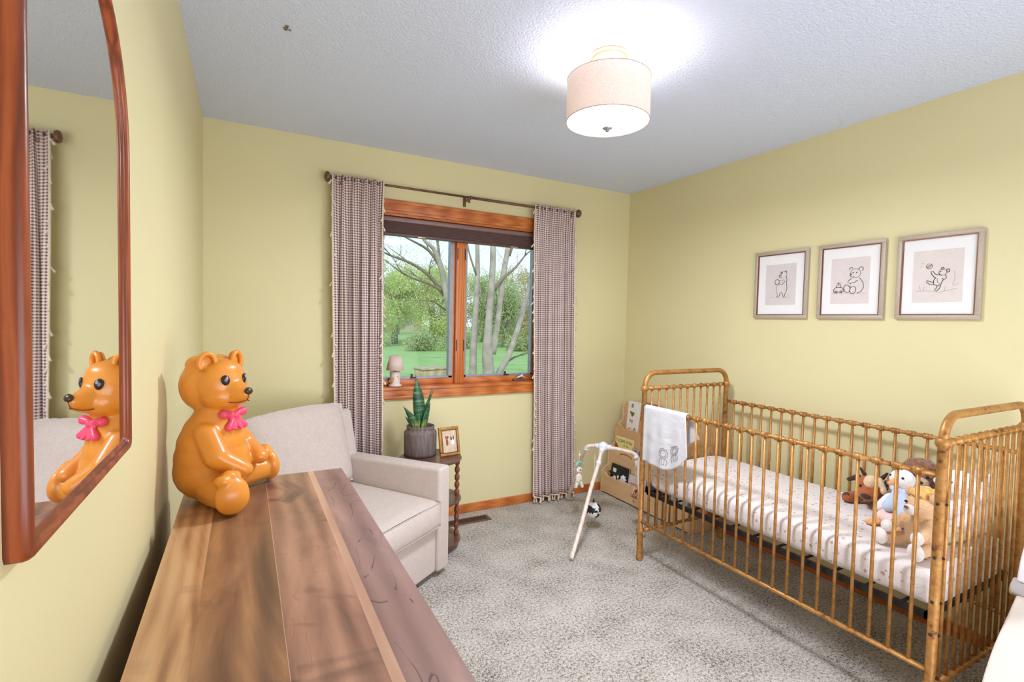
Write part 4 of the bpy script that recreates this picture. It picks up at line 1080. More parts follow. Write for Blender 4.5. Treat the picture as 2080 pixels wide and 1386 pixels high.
b = book(SXO + 0.094, 2.62, z2, 0.17, 0.24, 0.012, 6, plain('sand_cover', (226, 206, 176), 0.4), 'sand coloured book on the middle tier hidden mostly by the blanket', group=G1)
# tier 3
b = book(SXO + 0.162, 3.030, z3, 0.135, 0.395, 0.012, 6, plain('white_cover', (240, 232, 226), 0.4), 'tall white picture book with small food drawings on the top tier', group=G1)
q = MB(); q.box((-0.003, 0.008, 0.345), (-0.001, 0.030, 0.375)).build('cover_mark', plain('grey_mark', (140, 134, 128), 0.5), b)
MB().prism([(0.045, 0.315), (-0.012, 0.305), (-0.004, 0.285), (0.012, 0.270)], -0.003, -0.001, 'X').build('cover_drawing', plain('olive_drawing', (110, 96, 54), 0.5), b)
MB().ball((-0.002, 0.030, 0.240), (0.0015, 0.007, 0.012), sub=2).ball((-0.002, -0.030, 0.175), (0.0015, 0.012, 0.014), sub=2).ball((-0.002, -0.035, 0.14), (0.0015, 0.014, 0.014), sub=2).build('cover_drawing', plain('grey_green_drawing', (128, 140, 126), 0.5), b)
MB().ball((-0.002, 0.008, 0.235), (0.0015, 0.011, 0.015), sub=2).ball((-0.002, 0.030, 0.17), (0.0015, 0.014, 0.014), sub=2).build('cover_drawing', plain('pink_drawing', (226, 130, 130), 0.5), b)
b = book(SXO + 0.170, 2.860, z3, 0.20, 0.405, 0.012, 6, plain('tomato_cover', (206, 96, 74), 0.4), 'orange-red book lettered BILLY on the top tier', group=G1)
text('title_text', 'BILLY', 0.062, plain('cream_lettering', (240, 214, 196), 0.5), b, facemat(-0.002, 0.0, 0.325))
MB().prism([(0.1, 0.12), (0.1, 0.25), (0.07, 0.27), (0.05, 0.20), (0.04, 0.12)], -0.0025, -0.0012, 'X').build('cover_picture', plain('orange_patch', (222, 150, 84), 0.5), b)
b = book(SXO + 0.156, 2.840, z3, 0.150, 0.315, 0.008, 6, plain('cream_leaflet', (236, 226, 214), 0.5), 'cream text-covered book leaning in front of the orange-red book', group=G1)
q = MB()
for i in range(10): q.box((-0.0025, -0.055, 0.275 - i * 0.019), (-0.001, 0.035 - 0.02 * (i % 3), 0.279 - i * 0.019))
q.build('printed_lines', plain('faint_print', (190, 168, 156), 0.6), b)

# ------------------------------------------------------------------ play gym
def gym():
    hub = Vector((2.118, 2.62, 0.545))
    root = tag(empty('play_gym', (hub.x, hub.y, 0)), 'wooden three-legged baby play gym with white joints standing before the bookshelf', 'play gym')
    H0 = Vector((0, 0, hub.z))
    Mw = wood('pale_beech', [(0.2, (222, 198, 178)), (0.5, (232, 212, 196)), (0.85, (240, 226, 214))], (6, 6, 1.5), 1.5, 3, 14, 0.45, 31)
    feet = [Vector((1.654, 2.302, 0)), Vector((2.192, 3.12, 0)), Vector((2.262, 2.370, 0))]
    bends = []
    for k, F in enumerate(feet):
        f = F - Vector((hub.x, hub.y, 0))
        o_ = {0: 0.16, 1: 0.42, 2: 0.70}[k]; zb = {0: 0.455, 1: 0.49, 2: 0.485}[k]
        b_ = Vector((f.x * o_, f.y * o_, zb))
        if k == 1: b_ = Vector((-0.070, 0.10, 0.515))
        if k == 2: b_ = Vector((0.150, -0.165, 0.500))
        mid = H0.lerp(b_, 0.55) + Vector((0, 0, 0.012))
        bends.append((mid, b_))
        leg = MB().tube(spline([H0 + (b_ - H0) * 0.12, mid, b_, b_.lerp(f, 0.3) + Vector((0, 0, 0.015)), b_.lerp(f, 0.65) + Vector((0, 0, 0.004)), f + Vector((0, 0, 0.012))], 6), 0.0125, 12).build('leg', Mw, root)
        d = (mid - H0).normalized()
        MB().tube([H0 + d * 0.01, H0 + d * 0.055], 0.0175, 14).build('joint_sleeve', M_white, root)
        d2 = (b_ - mid).normalized(); MB().tube([b_ - d2 * 0.012, b_ + (f - b_).normalized() * 0.014], 0.0165, 14).build('joint_collar', M_white, root)
    MB().lathe([(0.030, -0.022), (0.034, -0.014), (0.034, 0.008), (0.026, 0.020), (0.016, 0.022), (0.015, 0.028), (0.002, 0.030)], H0, 24).build('hub_cap', M_white, root)
    return hub, root
hub, gym_root = gym()
def hang(name, label, cat, x, y, ztop, build):
    root = tag(empty(name, (x, y, ztop)), label, cat, 'toys hanging from the play gym')
    build(root); return root
def t_soft(root):
    MB().tube([(0, 0, 0.05), (0, 0, -0.035)], 0.0018, 6).ball((0, 0, 0.02), 0.008, sub=2).build('cord', plain('white_cord', (235, 225, 220), 0.7), root)
    MB().tube(arc((0, 0, -0.055), 0.026, -10, 190, 14), 0.0065, 8).build('teething_arch', plain('mint_silicone', (130, 206, 180), 0.4), root)
    n = N('confetti_print'); v = n.co(); vo = n.n('TexVoronoi'); vo.inputs['Scale'].default_value = 95; n.l(v, vo.inputs['Vector'])
    k = n.ramp(vo.outputs['Distance'], [(0.28, (1, 1, 1)), (0.36, (0, 0, 0))]); hs = n.n('HueSaturation'); 
    cc = n.mix(1.0, vo.outputs['Color'], (0.9, 0.55, 0.3), 'MULTIPLY')
    n.set(n.mix(k, lin((244, 238, 226)), cc), 0.8)
    blob('soft_toy_body', [('s', (0, 0, -0.085), (0.024, 0.014, 0.024)), ('s', (-0.002, 0, -0.14), (0.026, 0.014, 0.034)), ('c', (-0.008, 0, -0.15), (-0.024, 0, -0.195), 0.014, 0.013), ('c', (0.010, 0, -0.15), (0.028, 0, -0.200), 0.014, 0.013)], n.m, root, 0.004, 3)
    MB().ball((0, -0.013, -0.080), (0.007, 0.004, 0.005), sub=2).build('soft_toy_face', plain('purple_face', (110, 70, 120), 0.6), root)
hang('hanging_soft_toy', 'confetti-print soft toy with mint ring hanging from the gym left arm', 'toy', 2.018, 2.745, 0.445, t_soft)
def t_ball(root):
    MB().tube([(0, 0, 0.35), (0, 0, 0.03)], 0.0016, 6).build('cord', plain('beige_cord', (226, 206, 190), 0.7), root)
    b_ = MB().ball((0, 0, -0.018), (0.052, 0.052, 0.052), sub=3)
    for f in b_.b.faces:
        c = f.calc_center_median() - Vector((0, 0, -0.018)); a = math.degrees(math.atan2(c.x, c.z)) + 40
        f.material_index = 1 if (int((a % 360) / 60) % 2 == 0 and c.y < 0.02 and Vector((c.x, 0, c.z)).length > 0.008) else 0
    b_.build('fabric_ball', [M_black, plain('off_white_felt', (232, 228, 224), 0.8)], root)
    MB().tube([(0, 0, 0.06), (0, 0, 0.03)], [0.003, 0.008], 8).build('ball_loop', M_black, root)
hang('hanging_ball', 'black and white fabric ball hanging low from the play gym', 'toy', 2.036, 2.60, 0.150, t_ball)
def t_ring(root):
    MB().tube([(0, 0, 0.20), (0, 0, 0.02)], 0.0022, 6).build('cord', plain('white_ribbon', (240, 232, 228), 0.7), root)
    MB().tube([(0, 0, 0.215), (0, 0, 0.12)], 0.0065, 8).build('hanger_clip', M_white, root)
    MB().tube(arc((0, 0, -0.03), 0.022, 0, 345, 23), 0.0085, 8, closed=True).tube([(p[0], p[1] + 0.018, p[2] - 0.012) for p in arc((0.004, 0, -0.03), 0.022, 0, 345, 23)], 0.0085, 8, closed=True).tube(arc((0.004, 0.006, -0.080), 0.015, 0, 345, 23), 0.006, 8, closed=True).build('wooden_rings', plain('walnut_and_beech_rings', (196, 142, 116), 0.45, vary=0.3, vs=60), root)
hang('hanging_ring_toy', 'cluster of wooden teething rings hanging beside the crib post', 'toy', 2.262, 2.455, 0.292, t_ring)

# ------------------------------------------------------------------ plush toys in the crib
MZ = 0.556
def plush(name, rgb, scale=90, vary=0.22, bump=0.8):
    n = N(name); c = lin(rgb); v = n.co(); a = n.noise(v, scale, 4, 0.7)
    col = n.ramp(a.outputs[0], [(0.32, [x * (1 - vary) for x in c]), (0.68, [min(1, x * (1 + vary)) for x in c])])
    n.bump(a.outputs[0], bump, 0.006); n.set(col, 0.95); n.b.inputs['Sheen Weight'].default_value = 0.3
    return n.m
def eyes(root, pts, r, mat=None, nm='eye'):
    for p in pts: MB().ball(p, r, sub=2).build(nm, mat or M_black, root)
# local frames: +X faces, rotated to face the camera side
def cow():
    root = tag(empty('plush_cow', (2.555, 1.205, MZ), rz=math.radians(190)), 'rust and cream plush cow with dark horns lying by the crib back rail', 'plush toy')
    R_ = plush('rust_plush', (176, 92, 46)); Cm = plush('cream_plush', (238, 206, 166)); D_ = plush('dark_brown_plush', (74, 44, 34))
    blob('body', [('s', (-0.05, 0, 0.052), (0.085, 0.062, 0.050)), ('c', (0.0, 0.055, 0.03), (0.055, 0.090, 0.026), 0.027, 0.024), ('c', (0.0, -0.055, 0.03), (0.055, -0.085, 0.026), 0.027, 0.024), ('s', (0.03, 0, 0.088), (0.050, 0.064, 0.056)), ('s', (0.078, 0, 0.068), (0.032, 0.036, 0.030))], R_, root, 0.006, 3)
    blob('face_blaze', [('s', (0.050, 0.004, 0.118), (0.036, 0.030, 0.034)), ('c', (0.04, 0.03, 0.13), (0.055, 0.055, 0.09), 0.018, 0.016)], Cm, root, 0.006, 3)
    for s in (-1, 1):
        blob('ear', [('c', (0.02, s * 0.055, 0.125), (0.03, s * 0.090, 0.105), 0.014, 0.011)], D_, root, 0.005, 2)
        blob('horn', [('c', (0.01, s * 0.035, 0.14), (0.012, s * 0.052, 0.165), 0.010, 0.006)], D_, root, 0.004, 1)
        MB().ball((0.058, s * 0.086, 0.026), (0.018, 0.022, 0.024), sub=2).build('hoof', D_, root)
    MB().ball((0.104, 0, 0.064), (0.012, 0.022, 0.014), sub=2).build('nose', D_, root)
    eyes(root, [(0.074, 0.034, 0.100), (0.074, -0.030, 0.100)], 0.006)
cow()
def curly_dog():
    root = tag(empty('plush_dog', (2.575, 1.035, MZ), rz=math.radians(200)), 'large curly brown plush dog slumped against the back rail at the foot end', 'plush toy')
    B_m = plush('curly_brown_plush', (142, 100, 74), 70, 0.4, 1.0); F_m = plush('buff_plush', (214, 178, 150))
    blob('body', [('s', (-0.02, 0, 0.082), (0.068, 0.078, 0.082)), ('s', (0.0, 0, 0.175), (0.060, 0.066, 0.060)), ('s', (-0.006, 0, 0.222), (0.050, 0.062, 0.038)), ('c', (0.03, 0.065, 0.12), (0.065, 0.125, 0.075), 0.032, 0.034), ('c', (0.03, -0.065, 0.12), (0.06, -0.1, 0.06), 0.03, 0.03)], B_m, root, 0.006, 2, 0.006, 0.016)
    for s in (-1, 1):
        blob('ear', [('c', (0.0, s * 0.066, 0.205), (0.012, s * 0.092, 0.140), 0.020, 0.027)], B_m, root, 0.006, 2, 0.005, 0.014)
        blob('leg', [('c', (0.03, s * 0.055, 0.032), (0.105, s * 0.085, 0.030), 0.030, 0.028)], B_m, root, 0.006, 2, 0.004, 0.014)
    blob('muzzle', [('s', (0.058, 0, 0.168), (0.030, 0.032, 0.025))], F_m, root, 0.005, 2)
    MB().ball((0.089, 0, 0.176), (0.008, 0.012, 0.008), sub=2).build('nose', M_black, root)
    eyes(root, [(0.056, 0.024, 0.196), (0.056, -0.024, 0.196)], 0.006)
curly_dog()
def duck():
    root = tag(empty('plush_duck', (2.405, 1.025, MZ), rz=math.radians(170)), 'white plush duck with orange feet and pale blue scarf sitting before the curly dog', 'plush toy')
    Wm = plush('white_plush', (244, 240, 240), 120, 0.05, 0.5); Om = plush('orange_felt', (240, 168, 104), 150, 0.1, 0.3); Bm = fabric('pale_blue_cotton', (196, 212, 232), 400, 0.06)
    Pk = fabric('pink_cotton', (240, 206, 200), 400, 0.08)
    blob('body', [('s', (0, 0, 0.070), (0.056, 0.058, 0.066)), ('s', (0.0, 0, 0.140), (0.034, 0.036, 0.040)), ('s', (0.008, 0, 0.196), (0.046, 0.044, 0.042)), ('c', (0, 0.05, 0.10), (0.02, 0.078, 0.055), 0.022, 0.018), ('c', (0, -0.05, 0.10), (0.03, -0.075, 0.055), 0.022, 0.018)], Wm, root, 0.006, 3)
    blob('scarf', [('s', (0.004, 0, 0.155), (0.044, 0.046, 0.018)), ('c', (0.036, 0.018, 0.152), (0.062, 0.045, 0.075), 0.014, 0.030), ('c', (0.036, 0.0, 0.15), (0.062, -0.012, 0.085), 0.012, 0.024), ('s', (0.048, 0.010, 0.158), (0.012, 0.014, 0.012))], Bm, root, 0.005, 2)
    blob('skirt', [('s', (0.035, 0, 0.035), (0.060, 0.070, 0.030))], Pk, root, 0.006, 2, 0.004, 0.02)
    blob('beak', [('c', (0.048, 0, 0.192), (0.078, 0, 0.186), 0.014, 0.010)], Om, root, 0.004, 2)
    for s in (-1, 1):
        blob('foot', [('s', (0.098, s * 0.038, 0.014), (0.030, 0.022, 0.011)), ('s', (0.122, s * 0.052, 0.012), (0.016, 0.009, 0.008)), ('s', (0.124, s * 0.034, 0.012), (0.016, 0.009, 0.008))], Om, root, 0.004, 2)
    eyes(root, [(0.042, 0.024, 0.210), (0.042, -0.024, 0.210)], 0.005)
duck()
def giraffe():
    root = tag(empty('plush_lion', (2.205, 0.872, MZ), rz=math.radians(160)), 'tan plush lion with golden mane and white paws sitting near the front crib post', 'plush toy')
    Tm = plush('tan_plush', (226, 184, 138), 140, 0.12, 0.6); Gm = plush('golden_mane', (238, 186, 104), 60, 0.25, 1.0); Wm = plush('white_paw_plush', (242, 234, 228), 140, 0.06, 0.5)
    blob('body', [('s', (0, 0, 0.072), (0.052, 0.056, 0.070)), ('s', (0.010, 0, 0.165), (0.048, 0.050, 0.046)), ('c', (0.01, 0.045, 0.115), (0.075, 0.062, 0.075), 0.019, 0.017), ('c', (0.01, -0.045, 0.115), (0.075, -0.056, 0.075), 0.019, 0.017), ('c', (0.02, 0.045, 0.030), (0.085, 0.072, 0.028), 0.025, 0.020), ('c', (0.02, -0.045, 0.030), (0.085, -0.062, 0.028), 0.025, 0.020)], Tm, root, 0.006, 3)
    blob('mane', [('s', (-0.012, 0, 0.178), (0.034, 0.068, 0.062)), ('s', (0.022, 0, 0.216), (0.026, 0.030, 0.020))], Gm, root, 0.006, 2, 0.006, 0.014)
    for s in (-1, 1):
        MB().ball((0.012, s * 0.048, 0.208), (0.012, 0.016, 0.018), sub=3).build('ear', Tm, root)
        MB().ball((0.088, s * 0.060, 0.074), (0.020, 0.020, 0.024), sub=3).build('paw', Wm, root)
        MB().ball((0.104, s * 0.072, 0.031), (0.018, 0.029, 0.031), sub=3).build('foot', Wm, root)
    MB().ball((0.058, 0, 0.156), (0.016, 0.024, 0.018), sub=3).build('muzzle', Wm, root)
    MB().ball((0.074, 0, 0.166), (0.006, 0.009, 0.006), sub=2).build('nose', plain('pink_brown_nose', (150, 90, 80), 0.5), root)
    eyes(root, [(0.054, 0.021, 0.180), (0.054, -0.021, 0.180)], 0.005)
giraffe()
def lamb():
    root = tag(empty('plush_lamb', (2.50, 0.872, MZ), rz=math.radians(150)), 'big white plush lamb with fluffy cream legs seen through the footboard spindles', 'plush toy')
    Wm = plush('snow_plush', (246, 242, 246), 60, 0.08, 1.0); Cm = plush('cream_fluff', (244, 228, 200), 60, 0.15, 1.0)
    blob('body', [('s', (0, 0, 0.088), (0.072, 0.082, 0.088)), ('s', (0.01, 0, 0.205), (0.060, 0.064, 0.058)), ('c', (0.02, 0.07, 0.13), (0.07, 0.10, 0.08), 0.026, 0.024), ('c', (0.02, -0.07, 0.13), (0.07, -0.10, 0.08), 0.026, 0.024)], Wm, root, 0.006, 2, 0.005, 0.016)
    for s in (-1, 1):
        blob('leg', [('c', (0.03, s * 0.05, 0.032), (0.11, s * 0.078, 0.030), 0.030, 0.028)], Cm, root, 0.006, 2, 0.004, 0.014)
        blob('ear', [('c', (0.0, s * 0.055, 0.225), (0.008, s * 0.098, 0.190), 0.014, 0.018)], Wm, root, 0.005, 2)
    blob('muzzle', [('s', (0.062, 0, 0.190), (0.026, 0.028, 0.024))], Cm, root, 0.005, 2)
    MB().ball((0.088, 0, 0.196), (0.005, 0.009, 0.006), sub=2).build('nose', plain('grey_lilac_nose', (120, 100, 120), 0.5), root)
    eyes(root, [(0.060, 0.026, 0.222), (0.060, -0.026, 0.222)], 0.006)
lamb()
def bunny():
    root = tag(empty('plush_rabbit', (2.632, 0.862, MZ), rz=math.radians(165)), 'pale grey-white plush rabbit in the far foot corner of the crib', 'plush toy')
    Wm = plush('pearl_plush', (236, 228, 232), 90, 0.08, 0.8)
    blob('body', [('s', (0, 0, 0.072), (0.040, 0.048, 0.070)), ('s', (0.0, 0, 0.165), (0.038, 0.040, 0.038)), ('c', (0.0, 0.018, 0.19), (-0.01, 0.034, 0.235), 0.012, 0.013), ('c', (0.0, -0.018, 0.19), (-0.01, -0.030, 0.238), 0.012, 0.013), ('c', (0.01, 0.03, 0.03), (0.06, 0.042, 0.025), 0.022, 0.020), ('c', (0.01, -0.03, 0.03), (0.06, -0.042, 0.025), 0.022, 0.020)], Wm, root, 0.006, 3)
    MB().ball((0.040, 0, 0.164), (0.005, 0.007, 0.005), sub=2).build('nose', plain('rose_nose', (214, 140, 146), 0.5), root)
    eyes(root, [(0.033, 0.018, 0.178), (0.033, -0.018, 0.178)], 0.0045)
bunny()

# ------------------------------------------------------------------ baby bouncer at the right edge
def bouncer():
    root = tag(empty('baby_bouncer', (2.1, 0.40, 0)), 'white and cream fabric baby seat at the right edge beside the crib foot', 'baby seat')
    Cf = fabric('cream_canvas', (238, 226, 214), 300, 0.04); Wf = fabric('white_cushion', (240, 238, 244), 300, 0.03)
    Mw = wood('pale_beech_bar', [(0.2, (212, 170, 130)), (0.5, (226, 190, 156)), (0.85, (238, 212, 186))], (6, 6, 1.5), 1.5, 3, 14, 0.45, 33)
    y0, y1 = -0.30, 0.215
    prof = [(0.110, 0.520), (0.075, 0.492), (0.028, 0.455), (-0.022, 0.418), (-0.070, 0.372), (-0.122, 0.300), (-0.165, 0.20), (-0.175, 0.10), (-0.150, 0.045), (0.10, 0.04), (0.45, 0.05), (0.52, 0.12), (0.40, 0.33), (0.26, 0.46)]
    sp = [(p.x, p.z) for p in spline([(a, 0, b) for a, b in prof], 4)]
    MB().prism(sp, y0, y1, 'Y').build('seat_sling', Cf, root, bevel=0.02, bseg=3)
    MB().tube([(0.128, y0 - 0.02, 0.540), (0.128, y1 + 0.012, 0.540)], 0.026, 16).build('roller_sleeve', Wf, root)
    MB().tube([(0.138, y0 - 0.03, 0.525), (0.138, y1 + 0.020, 0.525)], 0.020, 16).build('wooden_bar', Mw, root)
    cp = [(p.x, p.z) for p in spline([(0.105, 0, 0.566), (0.112, 0, 0.60), (0.140, 0, 0.66), (0.200, 0, 0.72), (0.30, 0, 0.72), (0.36, 0, 0.60), (0.30, 0, 0.50), (0.20, 0, 0.545)], 4)]
    MB().prism(cp, y0, y1, 'Y').build('head_cushion', Wf, root, bevel=0.02, bseg=4)
    for y in (y0 - 0.02, y1 + 0.0):
        MB().tube([(-0.10, y, 0.012), (0.55, y, 0.012)], 0.012, 10).build('floor_runner', Mw, root)
bouncer()

# ------------------------------------------------------------------ garden
GZ = -0.55
def lawn_mat():
    n = N('spring_lawn'); v = n.co(); a = n.noise(v, 1.2, 4, 0.6); b_ = n.noise(v, 30, 3)
    k = n.math('ADD', n.math('MULTIPLY', a.outputs[0], 0.7), n.math('MULTIPLY', b_.outputs[0], 0.3))
    return n.set(n.ramp(k, [(0.35, lin((122, 156, 82))), (0.6, lin((152, 178, 104)))]), 0.95)
tag(MB().box((-40, 3.6, GZ - 0.1), (90, 120, GZ)).build('lawn', lawn_mat()), 'bright green back lawn seen through the window', 'lawn', kind='stuff')
def at(u, v, y):
    d = RT * (u - 1040) + DN * (v - 693) + FW * 1012.57
    t = y / d.y
    return Vector((0, 0, 1.37)) + d * t
M_bark = plain('grey_bark', (164, 152, 140), 0.9, vary=0.22, vs=5, bump=0.6, bs=20)
M_twig = plain('dark_twig', (132, 116, 100), 0.9, vary=0.15, vs=6)
def leafmat(name, a, b_):
    n = N(name); v = n.co(); nz = n.noise(v, 2.0, 3, 0.7)
    c = n.ramp(nz.outputs[0], [(0.35, lin(a)), (0.65, lin(b_))]); n.set(c, 0.7)
    tr = n.n('BsdfTranslucent'); n.l(c, tr.inputs[0]); mx = n.n('MixShader'); mx.inputs[0].default_value = 0.4
    n.l(n.b.outputs[0], mx.inputs[1]); n.l(tr.outputs[0], mx.inputs[2]); n.l(mx.outputs[0], n.out.inputs[0]); return n.m
LM = [leafmat('fresh_leaf', (176, 190, 116), (222, 226, 158)), leafmat('olive_leaf', (176, 164, 112), (220, 204, 152)), leafmat('mid_leaf', (156, 168, 118), (198, 204, 148))]  # leaf colours paled, with garden haze put into them
def leaves(mb, c, r, n, size, rnd, mat=0):
    c = Vector(c)
    for _ in range(n):
        while True:
            p = Vector((rnd.uniform(-1, 1), rnd.uniform(-1, 1), rnd.uniform(-1, 1)))
            if 0.2 < p.length < 1: break
        p = c + Vector((p.x * r[0], p.y * r[1], p.z * r[2]))
        e = Euler((rnd.uniform(0, 6), rnd.uniform(0, 6), rnd.uniform(0, 6))).to_matrix(); s = size * rnd.uniform(0.5, 1.3)
        mb.quad([p + e @ Vector(q) * s for q in ((-0.5, 0, 0), (0, -0.28, 0.05), (0.5, 0, 0), (0, 0.28, 0.05))], mat)
def branch(mb, p, d, L, r, depth, rnd, tips):
    pts = [p.copy()]; q = p.copy(); dd = d.copy()
    n = 4
    for i in range(n):
        dd = (dd + Vector((rnd.uniform(-.22, .22), rnd.uniform(-.22, .22), rnd.uniform(-.10, .20)))).normalized()
        q = q + dd * L / n; pts.append(q.copy())
    mb.tube(pts, [r * (1 - 0.6 * i / n) for i in range(n + 1)], 5)
    tips.append(q.copy())
    if depth > 0:
        for k in range(3):
            a = pts[rnd.choice((1, 2, 3, 4))]
            nd = (dd + Vector((rnd.uniform(-1, 1), rnd.uniform(-1, 1), rnd.uniform(-.4, .8)))).normalized()
            branch(mb, a, nd, L * rnd.uniform(.5, .75), r * 0.45, depth - 1, rnd, tips)
def near_tree(Y, stems, branches, label, seed, leafn, lm):
    rnd = random.Random(seed)
    base = at(stems[0][0][0], stems[0][0][1], Y); root = tag(empty('tree', (base.x, base.y, GZ)), label, 'tree', 'garden trees')
    off = Vector((base.x, base.y, GZ)); k = at(1040, 693, Y).y and (Y / 1012.0) * 1.05
    tips = []
    for si, st in enumerate(stems):
        mb = MB(); dy = (si - 1) * 0.28
        pts = [at(u, v, Y + dy) - off for u, v, w_ in st]; rs = [w_ * 0.5 * k for u, v, w_ in st]
        if pts[0].z > 0.0 and st[0][1] > 740: pts = [Vector((pts[0].x, pts[0].y, -0.05))] + pts; rs = [rs[0] * 1.15] + rs
        mb.tube(spline(pts, 4), [rs[min(len(rs) - 1, i // 4)] * (1 - (i % 4) / 4) + rs[min(len(rs) - 1, i // 4 + 1)] * ((i % 4) / 4) for i in range((len(pts) - 1) * 4 + 1)], 10)
        mb.build('stem', M_bark, root)
    mb = MB()
    for bi, br in enumerate(branches):
        pts = [at(u, v, Y + 0.2 + 0.25 * math.sin(bi * 2.1)) - off for u, v, w_ in br]
        mb.tube(spline(pts, 3), [br[0][2] * 0.5 * k * (1 - 0.75 * i / ((len(pts) - 1) * 3)) for i in range((len(pts) - 1) * 3 + 1)], 6)
        for p_i in range(1, len(pts)):
            d = (pts[p_i] - pts[p_i - 1]).normalized()
            branch(mb, pts[p_i], (d + Vector((rnd.uniform(-.8, .8), rnd.uniform(-.8, .8), rnd.uniform(-.3, .9)))).normalized(), 0.055 * Y, br[0][2] * 0.16 * k, 2, rnd, tips)
    mb.build('branches', M_twig, root)
    lf = MB()
    for t in tips: leaves(lf, t, (0.35, 0.35, 0.3), leafn * 2, 0.0030 * Y, rnd)
    if tips: lf.build('foliage', lm, root)
    return root
# multi-stemmed grey tree in the right pane
near_tree(10.5, [[(993, 765, 26), (990, 715, 22), (993, 650, 15), (1000, 560, 13), (1002, 480, 11), (1006, 380, 9)],
                 [(960, 765, 17), (962, 700, 14), (968, 600, 12), (970, 520, 9), (966, 400, 7)],
                 [(1000, 720, 16), (1012, 650, 12), (1022, 560, 12), (1034, 490, 11), (1042, 390, 9)]],
          [[(1003, 590, 8), (1022, 565, 7), (1046, 545, 6), (1066, 520, 4), (1080, 508, 3)], [(1034, 520, 7), (1046, 490, 6), (1060, 470, 4)], [(968, 560, 5), (952, 510, 4), (948, 470, 3)]],
          'grey multi-stemmed tree close to the window, in the right pane', 5, 3, LM[1])
near_tree(12.5, [[(1012, 762, 14), (1030, 730, 12), (1045, 690, 12), (1060, 640, 12), (1078, 570, 10), (1092, 500, 8), (1100, 420, 7)]],
          [[(1022, 742, 6), (1045, 726, 5), (1078, 716, 4), (1100, 708, 3)], [(1048, 670, 5), (1070, 660, 4), (1095, 630, 3)]],
          'leaning grey trunk at the right edge of the right pane', 9, 4, LM[1])
near_tree(11.5, [[(935, 770, 12), (925, 700, 12), (905, 590, 12), (895, 540, 11), (880, 505, 8), (858, 480, 6), (845, 400, 5)]],
          [[(903, 600, 9), (872, 560, 7), (835, 535, 5), (795, 520, 4), (770, 508, 3)], [(896, 545, 8), (872, 510, 6), (835, 488, 5), (800, 470, 3)], [(900, 592, 7), (868, 575, 6), (826, 560, 4), (790, 535, 3)],
           [(893, 535, 7), (890, 500, 6), (884, 470, 5), (880, 420, 3)], [(905, 630, 4), (884, 615, 3), (864, 610, 2)]],
          'branching tree with thin arching limbs in the left pane', 15, 6, LM[0])
def far_tree(x, y, h, r, seed, lm, label, n=9000, size=0.15, trunk=True):
    rnd = random.Random(seed); root = tag(empty('tree', (x, y, GZ)), label, 'tree', 'trees beyond the lawn')
    if trunk:
        mb = MB(); mb.tube([(0, 0, -0.1), (rnd.uniform(-.3, .3), 0, h * 0.3), (rnd.uniform(-.6, .6), 0, h * 0.75)], [0.28, 0.2, 0.06], 8)
        tips = []
        for i in range(7): branch(mb, Vector((0, 0, h * rnd.uniform(.2, .6))), Vector((rnd.uniform(-1, 1), rnd.uniform(-1, 1), 0.7)).normalized(), h * 0.3, 0.08, 1, rnd, tips)
        mb.build('trunk', M_bark, root)
    lf = MB()
    for i in range(12):
        a = rnd.uniform(0, 6.28); rr_ = r * rnd.uniform(0, 0.75); c = (rr_ * math.cos(a), rr_ * math.sin(a), h * rnd.uniform(0.10, 0.92))
        s = rnd.uniform(0.25, 0.45) * r; leaves(lf, c, (s * 1.3, s * 1.3, s), n // 12, size, rnd)
    lf.build('foliage', lm, root)
ft = [(7.4, 34, 8.5, 2.6, 0, 'bright green tree at the left of the left pane'), (13.0, 37, 8.0, 2.6, 0, 'bright green tree beyond the lawn, second from the left'), (16.6, 32, 7.0, 2.2, 2, 'mid green tree behind the window mullion'),
      (21.2, 38, 8.5, 2.7, 1, 'olive tree behind the multi-stemmed trunk'), (27.6, 42, 9.5, 3.0, 1, 'olive-yellow tree at the right of the right pane'), (20.0, 58, 11.5, 4.0, 0, 'tall pale green tree far back in the middle'),
      (4.0, 46, 9.5, 3.4, 2, 'mid green tree at the far left seen past the curtain'), (35.5, 48, 9.5, 3.4, 1, 'olive tree far right beyond the leaning trunk'), (11.4, 62, 12, 4.0, 2, 'tall mid green tree farthest back on the left'), (29.6, 62, 12, 4.2, 0, 'tall pale tree farthest back on the right'),
      (9.5, 44, 9.0, 2.8, 2, 'mid green tree half hidden behind the two bright green ones'), (24.5, 50, 10, 3.2, 0, 'pale green tree between the two olive trees'),
      (15.6, 43, 8.6, 2.8, 0, 'light green tree right of the second bright one, partly behind the mullion'), (10.0, 37.5, 7.6, 2.3, 0, 'small bright tree squeezed between the two bright green ones'), (18.6, 40, 8.2, 2.4, 2, 'mid green tree just left of the olive trunk-side tree'),
      (24.2, 41, 8.6, 2.5, 1, 'small olive tree left of the olive-yellow tree'), (6.4, 54, 10.5, 3.6, 0, 'pale tree far back behind the leftmost bright tree'), (16.4, 60, 11, 3.6, 0, 'pale tall tree far back, left of the middle one'), (24.6, 62, 11.5, 3.6, 2, 'mid green tall tree far back, right of the middle one')]
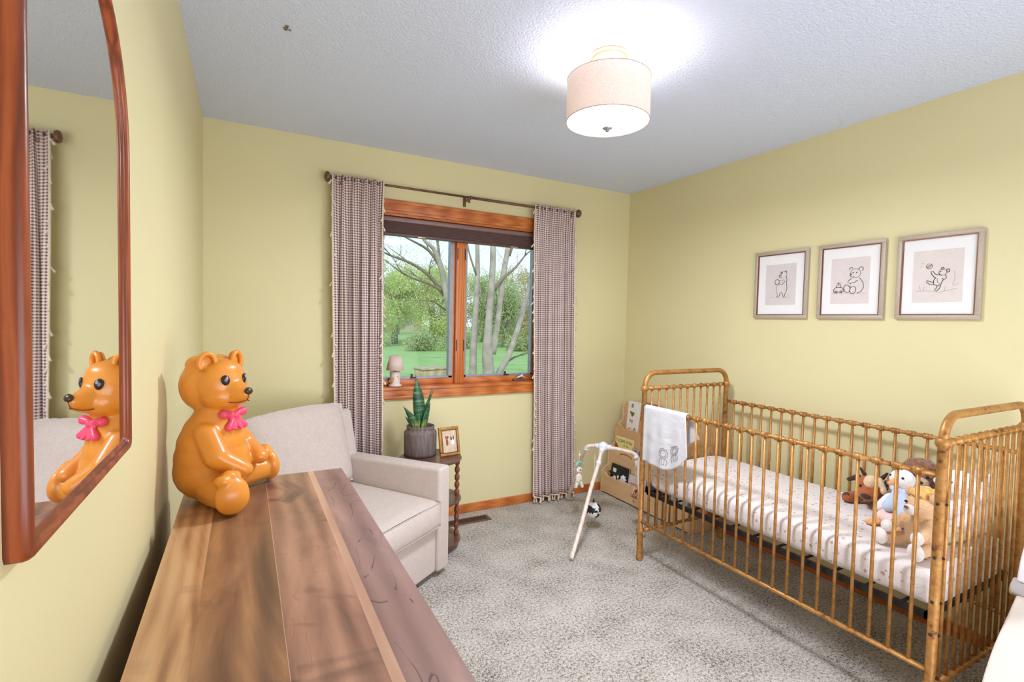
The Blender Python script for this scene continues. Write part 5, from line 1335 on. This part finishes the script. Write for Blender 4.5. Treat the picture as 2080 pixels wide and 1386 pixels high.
for i, (x, y, h, r, m, lb) in enumerate(ft): far_tree(x, y, h * 0.76, r, 40 + i, LM[m], lb)
for i, (x, y, w_, lb) in enumerate(((9.6, 29, 1.3, 'low round shrub on the lawn edge, leftmost'), (12.9, 31, 1.3, 'low green shrub below the bright trees'), (16.0, 28, 1.1, 'low shrub beside the window mullion'), (22.4, 33, 1.4, 'low shrub on the lawn edge in the right pane'), (26.8, 35, 1.3, 'low shrub at the right end of the lawn edge'))):
    rnd = random.Random(80 + i); lf = MB(); [leaves(lf, (w_ * rnd.uniform(-1, 1), 0, rnd.uniform(0.3, 0.6)), (w_ * 0.6, w_ * 0.6, 0.55), 500, 0.14, rnd) for _ in range(5)]
    o = lf.build('shrub', LM[2]); o.location = (x, y, GZ); tag(o, lb, 'shrub', 'shrubs along the lawn edge')
# a neighbouring house, barely seen between the trees
hs = tag(empty('house', (19, 74, GZ)), 'brownish neighbouring house half hidden behind the trees', 'house')
MB().box((-5, 0, 0), (5, 4, 2.6)).build('house_wall', plain('brown_siding', (176, 158, 142), 0.8), hs)  # siding colour paled, distance haze mixed in
MB().prism([(-0.6, 2.5), (2, 4.2), (4.6, 2.5)], -5.4, 5.4, 'X').build('house_roof', plain('grey_shingle', (120, 112, 108), 0.9), hs)
for x in (-3, 0, 3): MB().box((x - 0.5, -0.03, 1.0), (x + 0.5, 0.02, 2.0)).build('house_window', plain('dark_pane', (120, 118, 116), 0.3), hs)
# tan wooden planter box on the grass close outside
pb = at(876, 758, 9.5)
pl = tag(empty('garden_planter', (pb.x, pb.y, GZ), rz=0.25), 'tan wooden garden box on the grass below the left pane', 'planter')
M_tan = wood('weathered_tan_board', [(0.2, (150, 130, 98)), (0.5, (178, 156, 120)), (0.85, (200, 178, 142))], (1, 8, 10), 1.5, 3, 8, 0.7, 44)
MB().box((-0.28, -0.2, 0), (0.28, 0.2, 0.93)).build('planter_side', M_tan, pl, bevel=0.01)
MB().box((-0.30, -0.22, 0.93), (0.30, 0.22, 0.96)).build('planter_rim', M_tan, pl, bevel=0.005)
